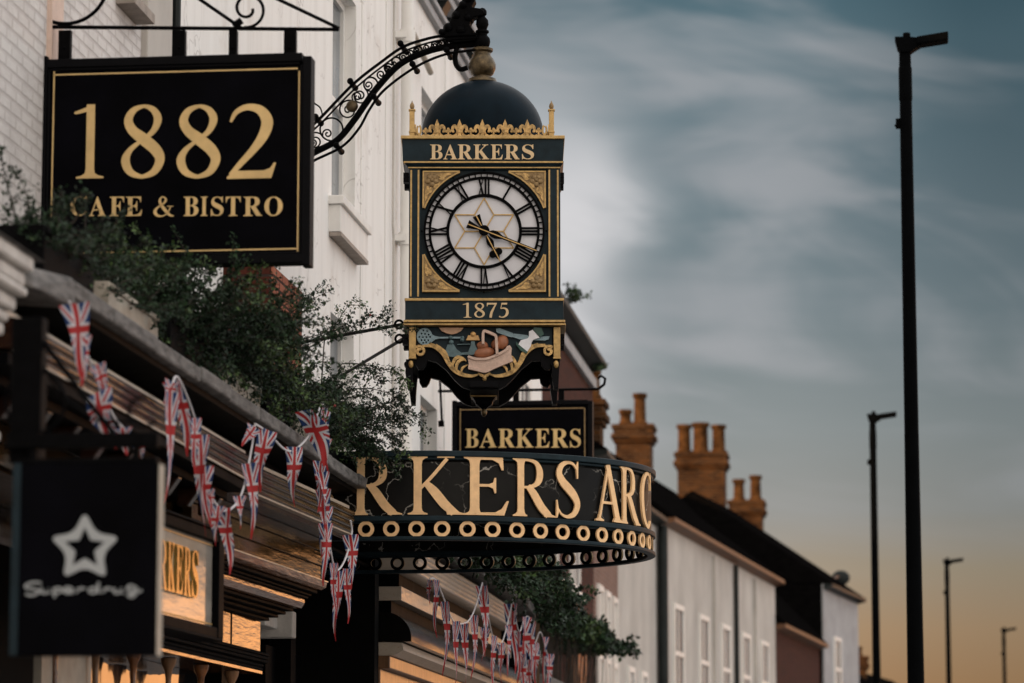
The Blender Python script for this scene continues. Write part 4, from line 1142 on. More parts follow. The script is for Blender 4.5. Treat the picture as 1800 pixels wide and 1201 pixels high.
T([(1052, 684), (1062, 676), (1064, 666), (1057, 661), (1051, 666)], Y2 + .05, .014, br); T([(960, 610), (905, 684)], Y2 + .05, .008, br); T([(775, 740), (776, 750)], Y2 + .05, .03, br)
br.build('bracket', 'black_iron', s2, smooth=True)
for x in (906, 986):
    mb = MB(); flatbox(mb, x - 5, 686, x + 5, 708, Y2, -.08, -.03); mb.build('hanger', 'black_iron', s2)

# black star sign
Y3 = 12.0
p = W(150, 985, Y3)
s3 = thing('hanging_sign', 'square black hanging sign with a pale grey star and script name at lower left', 'sign', p)
mb = MB(); flatbox(mb, 24, 815, 277, 1152, Y3, -.08, 0); mb.build('board', 'black_sign', s3, bevel=.003)
mb = MB(); flatbox(mb, 277.2, 815, 278.6, 1152, Y3, -.075, .0); mb.build('edge_trim', 'cream_paint', s3)
mb = MB(); flatbox(mb, 20, 815, 34, 1152, Y3, -.07, .005); mb.build('edge_strip', 'teal_paint', s3)


def chaikin(P, n=3, e=.25):
    for _ in range(n):
        Q = []
        for k in range(len(P)):
            a, b = P[k], P[(k + 1) % len(P)]
            Q += [(a[0] + (b[0] - a[0]) * e, a[1] + (b[1] - a[1]) * e), (b[0] + (a[0] - b[0]) * e, b[1] + (a[1] - b[1]) * e)]
        P = Q
    return P


def starp(ro, ri):
    return [(149.5 + (ro if k % 2 == 0 else ri) * math.cos(math.pi / 2 + k * math.pi / 5), 964 - (ro if k % 2 == 0 else ri) * math.sin(math.pi / 2 + k * math.pi / 5)) for k in range(10)]


mp = lambda u, v, d: (lambda q: (q.x, Y3 - d, q.z))(W(u, v, Y3))
mb = MB(); mb.prism(chaikin(starp(66, 33), 3, .2), mp, -.001, .004, [starp(37, 17.5)])
mb.build('star_emblem', 'sign_grey', s3)
zs = 280 / 1395
words_ = [[(262, 330), (225, 318), (165, 325), (125, 348), (135, 368), (190, 374), (238, 392), (225, 418), (165, 432), (125, 420)],
          [(268, 368), (262, 400), (290, 415), (318, 395), (326, 366), (322, 400), (345, 412)], [(372, 368), (376, 408), (380, 452)], [(376, 385), (405, 366), (440, 380), (425, 405), (380, 410)],
          [(462, 392), (530, 388), (525, 368), (488, 362), (460, 385), (480, 412), (545, 408)], [(568, 412), (574, 372), (580, 392), (610, 370), (648, 376)],
          [(752, 385), (725, 366), (690, 378), (690, 405), (725, 412), (756, 392)], [(768, 318), (760, 370), (768, 412)], [(800, 412), (806, 372), (812, 392), (842, 370), (878, 378)],
          [(905, 368), (900, 398), (925, 414), (955, 396), (966, 368), (962, 402), (985, 412)], [(1085, 362), (1050, 345), (1018, 366), (1030, 392), (1070, 392), (1092, 360), (1096, 415), (1058, 446), (1022, 432), (1080, 412), (1145, 390)]]
mb = MB()
for k, wd in enumerate(words_):
    add_stroke(mb, [(20 + a * zs, 960 + b * zs) for a, b in wd], 3.7, mp, -.001, .0035 + k * .0003, 5)
mb.build('script_lettering', 'sign_grey', s3)
br = MB()
flatbox(br, 22, 560, 76, 815, Y3 + .1, -.05, .03); flatbox(br, 12, 762, 279, 788, Y3 + .03, -.03, .02); flatbox(br, 30, 806, 278, 816, Y3 + .03, -.03, .02)
T([(76, 600), (150, 700), (200, 762)], Y3 + .1, .012, br)
bk = br.build('bracket', 'black_iron', s3, bevel=.004)
mb = MB(); T([(62 + 52 * math.cos(t), 706 + 56 * math.sin(t)) for t in np.linspace(0, 2 * math.pi, 40)], Y3 + .12, .007, mb); mb.build('scroll', 'black_iron', bk, smooth=True)
mb = MB(); T([(252 + 26 * math.cos(t), 724 + 26 * math.sin(t)) for t in np.linspace(.6, 5.6, 30)], Y3 + .12, .006, mb); T([(75, 640), (110, 700), (170, 740), (235, 742)], Y3 + .12, .006, mb)
mb.build('scroll', 'black_iron', bk, smooth=True)
for x in (60, 240):
    mb = MB(); flatbox(mb, x - 6, 786, x + 6, 808, Y3 + .03, -.02, .012); mb.build('hanger', 'black_iron', s3)

# ------------------------------------------------------------ curved arcade sign
Yc, EA, EB = 24.0, 1.66, 1.38
Xc = W(1144, 900, Yc).x - EA
path = [(x, Yc - EB) for x in np.linspace(WALL + .02, Xc, 14)[:-1]] + [(Xc + EA * math.sin(t), Yc - EB * math.cos(t)) for t in np.linspace(0, math.pi, 73)] + [(x, Yc + EB) for x in np.linspace(Xc, WALL + .02, 14)[1:]]
path = np.array(path)
seg = np.hypot(*(path[1:] - path[:-1]).T); S = np.concatenate([[0], np.cumsum(seg)])


def at(s):
    x, y = np.interp(s, S, path[:, 0]), np.interp(s, S, path[:, 1])
    e = .02
    t = np.array((np.interp(s + e, S, path[:, 0]) - np.interp(s - e, S, path[:, 0]), np.interp(s + e, S, path[:, 1]) - np.interp(s - e, S, path[:, 1])))
    t /= np.hypot(*t) + 1e-9
    return x, y, t[1], -t[0]                # outward normal


def am(s, z, d):
    x, y, nx, ny = at(s)
    return (x + nx * d, y + ny * d, z)


zT, zL1, zL0, zM1, zM0, zR0, zB = (W(732, v, Yc - EB).z for v in (794, 803, 905, 908, 916, 943, 950))
ss = np.linspace(.0, S[-1], 150)


def ring_band(mb, z0, z1, d0, d1):
    return mb.loft([[am(s, z0, d0), am(s, z0, d1), am(s, z1, d1), am(s, z1, d0)] for s in ss])


cs = thing('curved_sign', 'curved black arcade sign with big gold letters over a pierced row of gold rings', 'sign', (Xc, Yc, zB))
ring_band(MB(), zM1, zT - .02, -.02, .0).build('letter_band', 'crazed', cs, smooth=True)
mb = MB(); ring_band(mb, zT - .035, zT + .005, -.03, .035); ring_band(mb, zT - .055, zT - .036, -.02, .015); mb.build('top_rim', 'teal_paint', cs, bevel=.006)
mb = MB(); ring_band(mb, zM0, zM1 + .004, -.025, .03); ring_band(mb, zM0 - .012, zM0 - .001, -.02, .012); mb.build('middle_rail', 'teal_paint', cs, bevel=.005)
mb = MB(); ring_band(mb, zB, zR0, -.03, .03); mb.build('bottom_rail', 'teal_paint', cs, bevel=.006)
mb = MB()
MB().prism([(p_[0], p_[1]) for p_ in path[2:-2]], lambda u, v, d: (u, v, zT - .07 + d), 0, .02).build('soffit', 'dark_void', cs)


def s_of_px(px, z):
    lo, hi = 0.0, S[np.argmax(path[:, 0])]
    for _ in range(40):
        m_ = (lo + hi) / 2
        if project(am(m_, z, .02))[0] < px:
            lo = m_
        else:
            hi = m_
    return (lo + hi) / 2


zm = (zL1 + zL0) / 2
for ch, a, b in (('R', 618, 707), ('K', 717, 817), ('E', 815, 894), ('R', 901, 976), ('S', 977, 1019), ('A', 1046, 1093), ('R', 1090, 1124), ('C', 1126.5, 1142.6)):
    sa, sb = s_of_px(a, zm), s_of_px(b, zm)
    mb = MB(); put_light(mb, ch, am, sa, sb, zL0, zL1, .012, .026)
    mb.build('letter', 'gold_letter', cs)
# the letters before and after the visible stretch
s_r = s_of_px(618, zm); s_c = s_of_px(1142.6, zm)
for ch, a, b in (('A', s_r - .44, s_r - .04), ('B', s_r - .80, s_r - .46)):
    mb = MB(); put_light(mb, ch, am, a, b, zL0, zL1, .014, .026); mb.build('letter', 'gold_letter', cs)
s0r = s_of_px(732, zR0)
ringm = MB()
n_ = 0
step = .1715
for k in range(-5, 40):
    s_ = s0r + k * step
    if s_ < .25 or s_ > S[-1] - .3:
        continue
    zc = (zM0 + zR0) / 2; ro, ri = .055, .031
    po = [(s_ + ro * math.cos(t), zc + ro * math.sin(t)) for t in np.linspace(0, 2 * math.pi, 25)[:-1]]
    pi_ = [(s_ + ri * math.cos(t), zc + ri * math.sin(t)) for t in np.linspace(0, 2 * math.pi, 25)[:-1]]
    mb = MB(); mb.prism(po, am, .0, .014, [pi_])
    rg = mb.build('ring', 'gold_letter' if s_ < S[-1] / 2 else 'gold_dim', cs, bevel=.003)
    ro, ri = .053, .032
    po = [(s_ + ro * math.cos(t), zc + ro * math.sin(t)) for t in np.linspace(0, 2 * math.pi, 25)[:-1]]
    pi_ = [(s_ + ri * math.cos(t), zc + ri * math.sin(t)) for t in np.linspace(0, 2 * math.pi, 25)[:-1]]
    mb = MB(); mb.prism(po, am, -.015, -.001, [pi_]); mb.build('ring_back', 'black_iron', rg)
# front openings are lined by the black canopy behind
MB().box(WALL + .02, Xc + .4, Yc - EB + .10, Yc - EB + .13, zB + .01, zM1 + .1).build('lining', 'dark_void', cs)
mb = MB().tube([(WALL, Yc - .9, zB + .06), (Xc + .95, Yc - .75, zB + .06)], .02, 8).tube([(Xc - .6, Yc - .9, zB + .06), (Xc - .6, Yc + EB, zB + .06)], .015, 8)
mb.build('stiffener', 'black_iron', cs)

# ------------------------------------------------------------ the clock (local frame: u right, v up, depth towards the viewer)
CY = 24.0
croot = W(852, 408, CY)
yawc = math.atan2(-croot.x, croot.y)
SX, SZ = 244.6, 240.9
ck = thing('street_clock', 'square dark teal and gold street clock with dome, roman dial and carved food panel', 'clock', croot, rotz=0)
ck.rotation_euler = (0, 0, yawc * .93)
U = lambda px: (px - 852) / SX
V = lambda py: (408 - py) / SZ
cm = lambda u, v, d: (u, -d, v)
cp = lambda u, v, d: (U(u), -d, V(v))
DEP = 1.06


def cbox(mb, x0, y0, x1, y1, d0, d1):
    return mb.box(U(x0), U(x1), -d1, -d0, V(y1), V(y0))


def cpoly(pts):
    return [(U(a), V(b)) for a, b in pts]


def C(mb, name, m, parent=None, **k):
    return mb.build(name, m, parent or ck, local=True, **k)


# body
body = C(cbox(MB(), 719, 290, 984, 528, -DEP, -.03), 'body', 'teal_paint')
for x0, x1, g0, g1 in ((718, 738.5, 721.5, 734.5), (964, 986, 966.5, 981.5)):
    post = C(cbox(MB(), x0, 294, x1, 526, -.10, .0), 'corner_post', 'teal_paint', bevel=.004)
    for x in (g0, g1):
        C(cbox(MB(), x - 1.5, 298, x + 1.5, 522, -.02, .006), 'gold_fillet', 'gold_trim', post)
    C(cbox(MB(), x0, 294, x1, 526, -DEP, -DEP + .1), 'corner_post', 'teal_paint', bevel=.004)
# cornice with sloping sides, top band
mb = MB()
def frust(x0, x1, y, o0, o1, d):
    return [(U(x0), -d, V(y)), (U(x1), -d, V(y)), (U(x1), DEP - .02 + d, V(y)), (U(x0), DEP - .02 + d, V(y))]
mb.loft([frust(718, 984, 297, 0, 0, -.005), frust(711, 990, 288, 0, 0, .03), frust(708, 992, 284, 0, 0, .035)])
mb.loft([frust(706.5, 991, 283.5, 0, 0, .022), frust(705, 992, 245, 0, 0, .03)])
C(mb, 'cornice', 'teal_paint')
C(cbox(MB(), 703, 238.5, 994, 244.5, -DEP - .06, .05), 'cornice_cap', 'gold_trim', bevel=.004)
mb = MB(); cbox(mb, 708, 284.2, 991, 287.0, -.03, .042); cbox(mb, 716, 293, 986, 295, -.05, .012); C(mb, 'cornice_bead', 'gold_trim')
mb = MB()
for ch, a, b in (('B', 755, 777), ('A', 778.5, 803), ('R', 804, 830), ('K', 832, 860), ('E', 862.5, 884), ('R', 887, 914), ('S', 918, 939.5)):
    mb = MB(); put_bold(mb, ch, cm, U(a), U(b), V(280.5), V(254), .02, .034); C(mb, 'letter', 'clock_letter')
# dome, with ribs left plain
cy = DEP / 2 - .02
CD = CY + cy
Vc = lambda py: W(850, py, CD).z - croot.z
SC_ = SX * CY / CD
prof = [(1.0, 0)] + [(math.cos(a), math.sin(a)) for a in np.linspace(.06, 1.50, 18)] + [(.02, 1.0)]
HR = 108.5 / SC_; HV = Vc(144) - Vc(240)
C(MB().lathe([(HR, Vc(262))] + [(HR * r, Vc(240) + HV * z) for r, z in prof], (U(847), cy, 0), 48), 'dome', 'dome_paint', smooth=True)
def lat(pp, name, m, x=846, n=24):
    return C(MB().lathe([(r / SC_, Vc(y)) for r, y in pp], (U(x), cy, 0), n), name, m, smooth=True)
lat([(27, 146), (25, 140), (16, 138), (15, 135), (20, 131), (24, 122), (24.5, 114), (21, 105), (16, 99), (15, 94), (19, 91), (19.5, 87), (15, 85), (10, 84)], 'ball_finial', 'bronze')
lat([(11, 84), (13, 81), (14.5, 74), (13.5, 68), (9, 63), (9, 60), (12, 58), (12, 55), (8, 53), (9, 50), (11.5, 44), (10.5, 36), (6, 31), (5, 29), (8, 26), (8, 20), (5, 16), (.5, 14)], 'hanging_stem', 'black_iron')
# corner posts with acorns
for x in (722.5, 970.5):
    for yb_ in (-.02, DEP - .06):
        mb = MB(); mb.box(U(x - 4.5), U(x + 4.5), yb_, yb_ + 9 / SX, V(239), V(193)); mb.box(U(x - 6), U(x + 6), yb_ - .006, yb_ + .043, V(193), V(190)); mb.box(U(x - 5.5), U(x + 5.5), yb_ - .005, yb_ + .042, V(232), V(229))
        po = C(mb, 'corner_pinnacle', 'gold_trim', bevel=.002)
        C(MB().lathe([(1.5 / SX, V(190)), (3.4 / SX, V(188)), (4.4 / SX, V(184.5)), (3.6 / SX, V(181)), (1.2 / SX, V(177)), (.3 / SX, V(174))], (U(x), yb_ + .018, 0), 12), 'acorn', 'gold_dim', po, smooth=True)


def fleur(mb, m, cx, y0, sc):
    """fleur-de-lis in px about (cx, y0 base)"""
    k = sc
    mb.prism([(cx - 2 * k, y0 - 8 * k), (cx - 4.5 * k, y0 - 18 * k), (cx - 3.6 * k, y0 - 23 * k), (cx, y0 - 32 * k), (cx + 3.6 * k, y0 - 23 * k), (cx + 4.5 * k, y0 - 18 * k), (cx + 2 * k, y0 - 8 * k)], m, -.01, .012)
    for s in (-1, 1):
        add_stroke(mb, [(cx + s * 2.5 * k, y0 - 8 * k), (cx + s * 5 * k, y0 - 16 * k), (cx + s * 9 * k, y0 - 19.5 * k), (cx + s * 12.5 * k, y0 - 16 * k), (cx + s * 12 * k, y0 - 10.5 * k), (cx + s * 9.5 * k, y0 - 10.5 * k)], [3.5 * k, 5.5 * k, 6.5 * k, 5 * k, 4 * k, 2.5 * k], m, -.009, .009, 5)
    mb.prism([(cx - 6 * k, y0 - 10.5 * k), (cx + 6 * k, y0 - 10.5 * k), (cx + 6 * k, y0 - 7.5 * k), (cx - 6 * k, y0 - 7.5 * k)], m, -.011, .014)
    mb.prism([(cx - 2.4 * k, y0 - 8 * k), (cx + 2.4 * k, y0 - 8 * k), (cx + 4 * k, y0), (cx - 4 * k, y0)], m, -.009, .010)


def trefoil(mb, m, cx, y0, k):
    for dx, dy in ((-4, -13), (4, -13), (0, -17)):
        mb.prism([(cx + (dx + 3 * math.cos(t)) * k, y0 + (dy + 3 * math.sin(t)) * k) for t in np.linspace(0, 2 * math.pi, 11)[:-1]], m, -.008, .006 + .001 * dx)
    mb.prism([(cx - 1.6 * k, y0 - 14 * k), (cx + 1.6 * k, y0 - 14 * k), (cx + 2.2 * k, y0 - 3 * k), (cx - 2.2 * k, y0 - 3 * k)], m, -.008, .005)


def cresting(m, cxs, y0, x0, x1):
    mb = MB()
    for c in cxs:
        fleur(mb, m, c, y0, 1.0)
    mids = [(a + b) / 2 for a, b in zip(cxs[:-1], cxs[1:])] + [cxs[0] - 20.2, cxs[-1] + 20.2]
    for c in mids:
        trefoil(mb, m, c, y0, .85)
        for s in (-1, 1):
            add_stroke(mb, [(c + s * 2, y0 - 4), (c + s * 8, y0 - 1.5), (c + s * 14, y0 - 5), (c + s * 16, y0 - 10)], [3.6, 4.2, 3.8, 3], m, -.007, .0045 + s * .0008, 4)
    mb.prism([(x0, y0 + 1), (x1, y0 + 1), (x1, y0 - 2), (x0, y0 - 2)], m, -.01, .003)
    return C(mb, 'cresting', 'gold_carved')


FX = [767, 807, 847.5, 888, 927.5]
cresting(lambda u, v, d: (U(u), .02 - d, V(v)), FX, 238.5, 737, 958)
cresting(lambda u, v, d: (U(u), DEP - .06 + d, V(v)), FX, 238.5, 737, 958)
cresting(lambda u, v, d: (U(967) + d, .52 + (u - 847) / SX, V(v)), FX, 238.5, 742, 952)
cresting(lambda u, v, d: (U(726) - d, .52 + (u - 847) / SX, V(v)), FX, 238.5, 742, 952)
mb = MB()
for s, xc in ((1, 735), (-1, 958)):
    add_stroke(mb, [(xc + s * 3 * math.cos(t) * (1 + .3 * t / 6), 226 + 8 * math.sin(t)) for t in np.linspace(-1.4, 4.2, 14)], 3.2, cp, -.02, -.004, 2)
C(mb, 'cresting_scroll', 'gold_trim')

# dial
DX, DYP = 851.0, 406.6
def ringp(r, n=72):
    return [(U(DX) + r / SX * math.cos(t), V(DYP) + r / SX * math.sin(t)) for t in np.linspace(0, 2 * math.pi, n + 1)[:-1]]
k_ = .2082
dial = C(MB().prism(ringp(514 * k_), cm, -.03, -.012), 'dial', 'dial_white')
mb = MB()
mb.prism(ringp(515 * k_), cm, -.02, .012, [ringp(498 * k_)])
mb.prism(ringp(473 * k_), cm, -.018, .006, [ringp(452 * k_)])
mb.prism(ringp(322 * k_), cm, -.018, .0065, [ringp(297 * k_)])
def radial(mb, ang, r0, r1, w, d1, off=0.0, off1=None):
    """bar between radii at clock angle (deg clockwise from 12)"""
    a = math.radians(ang); off1 = off if off1 is None else off1
    e = (math.sin(a), math.cos(a)); t = (math.cos(a), -math.sin(a))
    P = lambda r, o: (U(DX) + (e[0] * r + t[0] * o) * k_ / SX, V(DYP) + (e[1] * r + t[1] * o) * k_ / SX)
    mb.prism([P(r0, off - w / 2), P(r0, off + w / 2), P(r1, off1 + w / 2), P(r1, off1 - w / 2)], cm, -.016, d1)
for k in range(60):
    radial(mb, k * 6 + 3, 470, 500, 9, .005)
C(mb, 'dial_rings', 'black_iron', dial)
mb = MB()
NUM = {1: 'I', 2: 'II', 3: 'III', 4: 'IIII', 5: 'V', 6: 'VI', 7: 'VII', 8: 'VIII', 9: 'IX', 10: 'X', 11: 'XI', 12: 'XII'}
for h, s in NUM.items():
    wd = {'I': 27, 'V': 46, 'X': 50}
    tot = sum(wd[c] for c in s); x = -tot / 2
    mb = MB()
    for j, c in enumerate(s):
        cx = x + wd[c] / 2
        if c == 'I':
            radial(mb, h * 30, 318, 456, 15, .008, cx)
        elif c == 'V':                                   # foot of the numeral points at the centre
            radial(mb, h * 30, 318, 456, 15, .008, cx + 4, cx - 15); radial(mb, h * 30, 318, 456, 7, .0086, cx + 4, cx + 18)
        else:
            radial(mb, h * 30, 318, 456, 15, .008, cx + 17, cx - 17); radial(mb, h * 30, 318, 456, 7, .0086, cx - 17, cx + 17)
        x += wd[c]
    C(mb, 'hour_numeral', 'black_iron', dial)
mb = MB()
for k in range(6):
    t1, t0, t2 = 60 * k, 60 * k - 30, 60 * k + 30
    P = lambda ang, r: (U(DX) + r * k_ / SX * math.sin(R(ang)), V(DYP) + r * k_ / SX * math.cos(R(ang)))
    for a, b, dz in ((P(t1, 288), P(t0, 165), 0), (P(t1, 288), P(t2, 165), .0006), (P(t2, 165), (U(DX), V(DYP)), .0012)):
        add_stroke(mb, [a, b], .0085, cm, -.015, -.004 + dz, 1)
C(mb, 'star_leading', 'gold_trim', dial)
mb = MB()
for k in range(12):
    a = R(30 * k)
    mb.ball((U(DX) + 529 * k_ / SX * math.sin(a), -.012, V(DYP) + 529 * k_ / SX * math.cos(a)), .008, n=8)
C(mb, 'dial_studs', 'black_iron', dial)


def hand(ang, pieces, gold, d):
    a = R(ang); e = (math.sin(a), math.cos(a)); t = (math.cos(a), -math.sin(a))
    m = lambda u, v, dd: (U(DX) + (e[0] * v + t[0] * u) * k_ / SX, -dd, V(DYP) + (e[1] * v + t[1] * u) * k_ / SX)
    mb = MB()
    for j, pc in enumerate(pieces):
        mb.prism(pc, m, d - .006, d + j * .0006)
    return mb, m


circ = lambda cx, cy_, r, n=20: [(cx + r * math.cos(t), cy_ + r * math.sin(t)) for t in np.linspace(0, 2 * math.pi, n + 1)[:-1]]
mb, m = hand(111.5, [[(-8, 40), (-30, 70), (-34, 110), (-14, 170), (-11, 480), (11, 480), (14, 170), (34, 110), (30, 70), (8, 40)], [(-9, -30), (-36, -150), (36, -150), (9, -30)], circ(0, 0, 46)], None, .034)
mh = C(mb, 'minute_hand', 'black_iron')
mb = MB(); add_stroke(mb, [(0, -150), (0, 480)], [9, 9], m, .03, .0375, 1); C(mb, 'gold_centre_line', 'gold_trim', mh)
mb, m = hand(152.5, [[(-6, 40), (-28, 95), (-30, 120), (-9, 175), (9, 175), (30, 120), (28, 95), (6, 40)], circ(-28, 215, 31), circ(28, 215, 31), [(-26, 235), (26, 235), (0, 290)], [(-11, 150), (11, 150), (11, 240), (-11, 240)], [(-9, -30), (-34, -145), (34, -145), (9, -30)]], None, .022)
hh = C(mb, 'hour_hand', 'black_iron')
mb = MB(); add_stroke(mb, [(0, -145), (0, 300)], [9, 9], m, .02, .026, 1); C(mb, 'gold_centre_line', 'gold_trim', hh)

# spandrels: gilded plates with a rose and leaves
random.seed(5)
for sx, sy in ((-1, -1), (1, -1), (-1, 1), (1, 1)):
    cx0 = DX + sx * 109.5; cy0 = DYP + sy * 107.5
    mm = lambda u, v, d, cx0=cx0, cy0=cy0, sx=sx, sy=sy: (U(cx0 - sx * u), -d, V(cy0 - sy * v))
    Lg = 66; arc = []
    for t in np.linspace(0, 1, 12):
        a0 = math.atan2(107.5 - 2, 109.5 - Lg); a1 = math.atan2(107.5 - Lg, 109.5 - 2)
        a = a0 + (a1 - a0) * t; arc.append((109.5 - 113.5 * math.cos(a), 107.5 - 113.5 * math.sin(a)))
    outer = [(0, 0), (Lg, 0)] + arc + [(0, Lg)]
    mb = MB(); mb.prism(outer, mm, -.025, .0)
    sp_ = C(mb, 'spandrel', 'gold_dim')
    mb = MB(); add_stroke(mb, [(Lg, 1.6), (1.6, 1.6), (1.6, Lg)], 3.0, mm, -.02, .007, 1); add_stroke(mb, arc, 2.4, mm, -.02, .006, 1); C(mb, 'spandrel_border', 'gold_trim', sp_)
    mb = MB()
    for k in range(5):
        a = 2 * math.pi * k / 5 + .3
        mb.ball(mm(17 + 6.5 * math.cos(a), 17 + 6.5 * math.sin(a), .004), 6 / SX, .012, 5 / SX, 8, Matrix.Rotation(a, 3, 'Y'))
    mb.ball(mm(17, 17, .012), 3.6 / SX, .012, 3.6 / SX, 8)
    C(mb, 'rose', 'gold_dim', sp_, smooth=True)
    mb = MB()
    for (a, b, w) in (((28, 9), (46, 6), 8), ((30, 15), (40, 10), 7), ((38, 6), (54, 5), 5), ((9, 28), (6, 46), 8), ((15, 30), (10, 41), 7), ((6, 38), (5, 54), 5), ((24, 24), (31, 21), 6), ((24, 22), (20, 31), 6)):
        add_stroke(mb, [a, ((a[0] + b[0]) / 2 + 1, (a[1] + b[1]) / 2 + 1), b], [2.5, w, 1], mm, -.01, .004 + random.random() * .006, 4)
    C(mb, 'leaf_carving', 'gold_carved', sp_)

# base block with the year
mb = MB(); cbox(mb, 712, 530.5, 991, 566, -DEP - .02, .03); C(mb, 'base_block', 'teal_paint', bevel=.004)
mb = MB(); cbox(mb, 711, 526.2, 992, 531, -DEP - .03, .04); cbox(mb, 709.5, 564.8, 994, 569, -DEP - .04, .05); cbox(mb, 708, 571.5, 995, 574.5, -DEP - .05, .06); C(mb, 'base_bead', 'gold_trim', bevel=.003)
C(cbox(MB(), 711, 568.5, 992, 572, -DEP - .03, .035), 'base_soffit', 'black_frame')
mb = MB()
for ch, a, b in (('1', 813.5, 829), ('8', 834, 852.5), ('7', 856, 873.5), ('5', 877, 894.5)):
    mb = MB(); put_light(mb, ch, cm, U(a), U(b), V(560.5), V(534.5), .025, .038); C(mb, 'year_numeral', 'clock_letter')

# carved lower panel
low = [(718, 574), (986, 574), (986, 632), (974, 632), (973, 641), (966, 649), (958, 648), (952, 641), (951, 633), (935, 634), (917, 648), (903, 664), (890, 677), (877, 684), (826, 684), (812, 679), (799, 667), (785, 650), (767, 636), (752, 632), (749, 641), (744, 648), (736, 649), (731, 641), (730, 632), (718, 632)]
lp = C(MB().prism(cpoly(low), cm, -.10, -.03), 'lower_panel', 'black_frame')
C(MB().prism(cpoly(low), cm, -DEP + .03, -DEP + .10), 'lower_panel', 'black_frame')
for xx in (U(722), U(975)):
    C(MB().box(xx, xx + .03, .1, DEP - .1, V(632), V(575)), 'side_panel', 'black_frame')
C(cbox(MB(), 719, 573.6, 985, 580, -DEP + .02, -.04), 'inner_soffit', 'dark_void')
teal = [(733, 576), (971, 576), (971, 606), (955, 607), (940, 610), (925, 622), (912, 638), (896, 652), (878, 658), (826, 658), (808, 652), (793, 638), (780, 622), (764, 610), (750, 607), (733, 606)]
C(MB().prism(cpoly(teal), cm, -.04, -.024), 'carving_ground', 'teal_paint', lp)
for x0, x1 in ((719, 731), (973.5, 985.5)):
    mb = MB(); cbox(mb, x0, 576, x1, 629, -.03, .012); cbox(mb, x0 - 1, 629, x1 + 1, 632, -.03, .02)
    C(mb, 'gold_pilaster', 'gold_trim', lp, bevel=.003)
mb = MB()
for s in (1, -1):
    X_ = lambda x: 851.5 + s * (x - 851.5)
    st_ = lambda pts, ws, d: add_stroke(mb, [(X_(a), b) for a, b in pts], ws, cp, -.03, d, 6)
    st_([(733, 610.5), (748, 608.5), (764, 611), (778, 622), (788, 638), (799, 651), (813, 659), (830, 661.5), (843, 658)], [2.5, 4, 5, 6, 7, 8, 7, 5, 2], .006)
    st_([(744, 606), (762, 608), (777, 619), (789, 637), (800, 650)], [1.5, 4, 6, 6, 2], .003)
    st_([(757, 604), (770, 611), (782, 623), (791, 636)], [1, 4, 5, 1.5], .009)
    st_([(767, 606), (776, 614), (784, 626)], [1, 4, 1.5], .0115)
    st_([(775, 611), (783, 620), (789, 631)], [1, 4, 1.5], .014)
    st_([(796, 648), (797, 638), (804, 629), (814, 631), (820, 636)], [2, 5, 6, 4, 1.5], .011)
    st_([(803, 654), (803, 643), (808, 635), (817, 634)], [2, 5, 5, 1.5], .016)
    st_([(811, 657), (813, 648), (822, 642)], [2, 4, 1.5], .013)
    sp2 = [(X_(738 + (9.5 - 7 * k / 22) * math.cos(-2.4 + k * .36)), 618 + (9.5 - 7 * k / 22) * math.sin(-2.4 + k * .36)) for k in range(23)]
    add_stroke(mb, sp2, [4.5] * 15 + [5] * 8, cp, -.03, .008, 1)
    st_([(851, 662), (846, 660), (841, 656)], [4, 5, 2], .012)
mb.ball(cp(852, 665, 0), 4 / SX, .02, 6 / SX, 10)
C(mb, 'acanthus_carving', 'gold_carved', lp)
# still life of kitchen things, carved in relief
E_ = lambda cx, cy_, a, b, n=26: [(cx + a * math.cos(t), cy_ + b * math.sin(t)) for t in np.linspace(0, 2 * math.pi, n + 1)[:-1]]
zx = lambda L: [(720 + a * .16111, 560 + b * .16111) for a, b in L]
holes = [E_(720 + a * .1611, 560 + b * .1611, 1.7, 1.8, 8) for a, b in ((150, 135), (190, 142), (130, 168), (168, 172), (208, 180), (105, 205), (145, 207), (183, 207), (222, 205), (130, 240), (165, 240), (203, 240), (148, 270), (182, 262))]
mb = MB(); mb.prism(E_(720 + 163 * .1611, 560 + 200 * .1611, 85 * .1611, 93 * .1611), cp, -.03, .004, holes)
mb.prism(zx([(235, 170), (275, 195), (330, 205), (560, 203), (590, 196), (597, 210), (590, 224), (560, 222), (330, 222), (280, 232), (230, 268)]), cp, -.03, .0025)
C(mb, 'skimmer_carving', 'carved_blue', lp)
mb = MB(); mb.prism(zx([(320, 104), (588, 104), (560, 140), (515, 165), (460, 177), (400, 165), (350, 140)]), cp, -.03, .004); C(mb, 'pie_carving', 'carved_pie', lp)
mb = MB()
mb.prism(zx([(415, 290), (480, 285), (515, 340), (560, 375), (580, 400), (550, 418), (470, 425), (400, 412), (378, 395), (385, 370)]), cp, -.03, .010)
mb.prism(zx([(672, 252), (712, 252), (715, 290), (740, 340), (735, 380), (690, 400), (570, 400), (560, 378), (640, 370), (660, 320), (670, 290)]), cp, -.03, .007)
for a, b, r in ((448, 212, 23), (455, 265, 28), (575, 238, 24), (572, 212, 15)):
    mb.ball(cp(720 + a * .1611, 560 + b * .1611, .004), r * .1611 / SX, .016, r * .1611 / SX, 10)
mb.prism(zx([(520, 283), (665, 280), (665, 287), (520, 290)]), cp, -.03, .004)
C(mb, 'scales_carving', 'carved_teal', lp)
mb = MB(); mb.prism(zx([(640, 190), (750, 190), (768, 242), (618, 242)]), cp, -.03, .010); mb.ball(cp(720 + 695 * .1611, 560 + 178 * .1611, .008), 5 / SX, .02, 4.5 / SX, 10); C(mb, 'butter_carving', 'carved_butter', lp)
mb = MB()
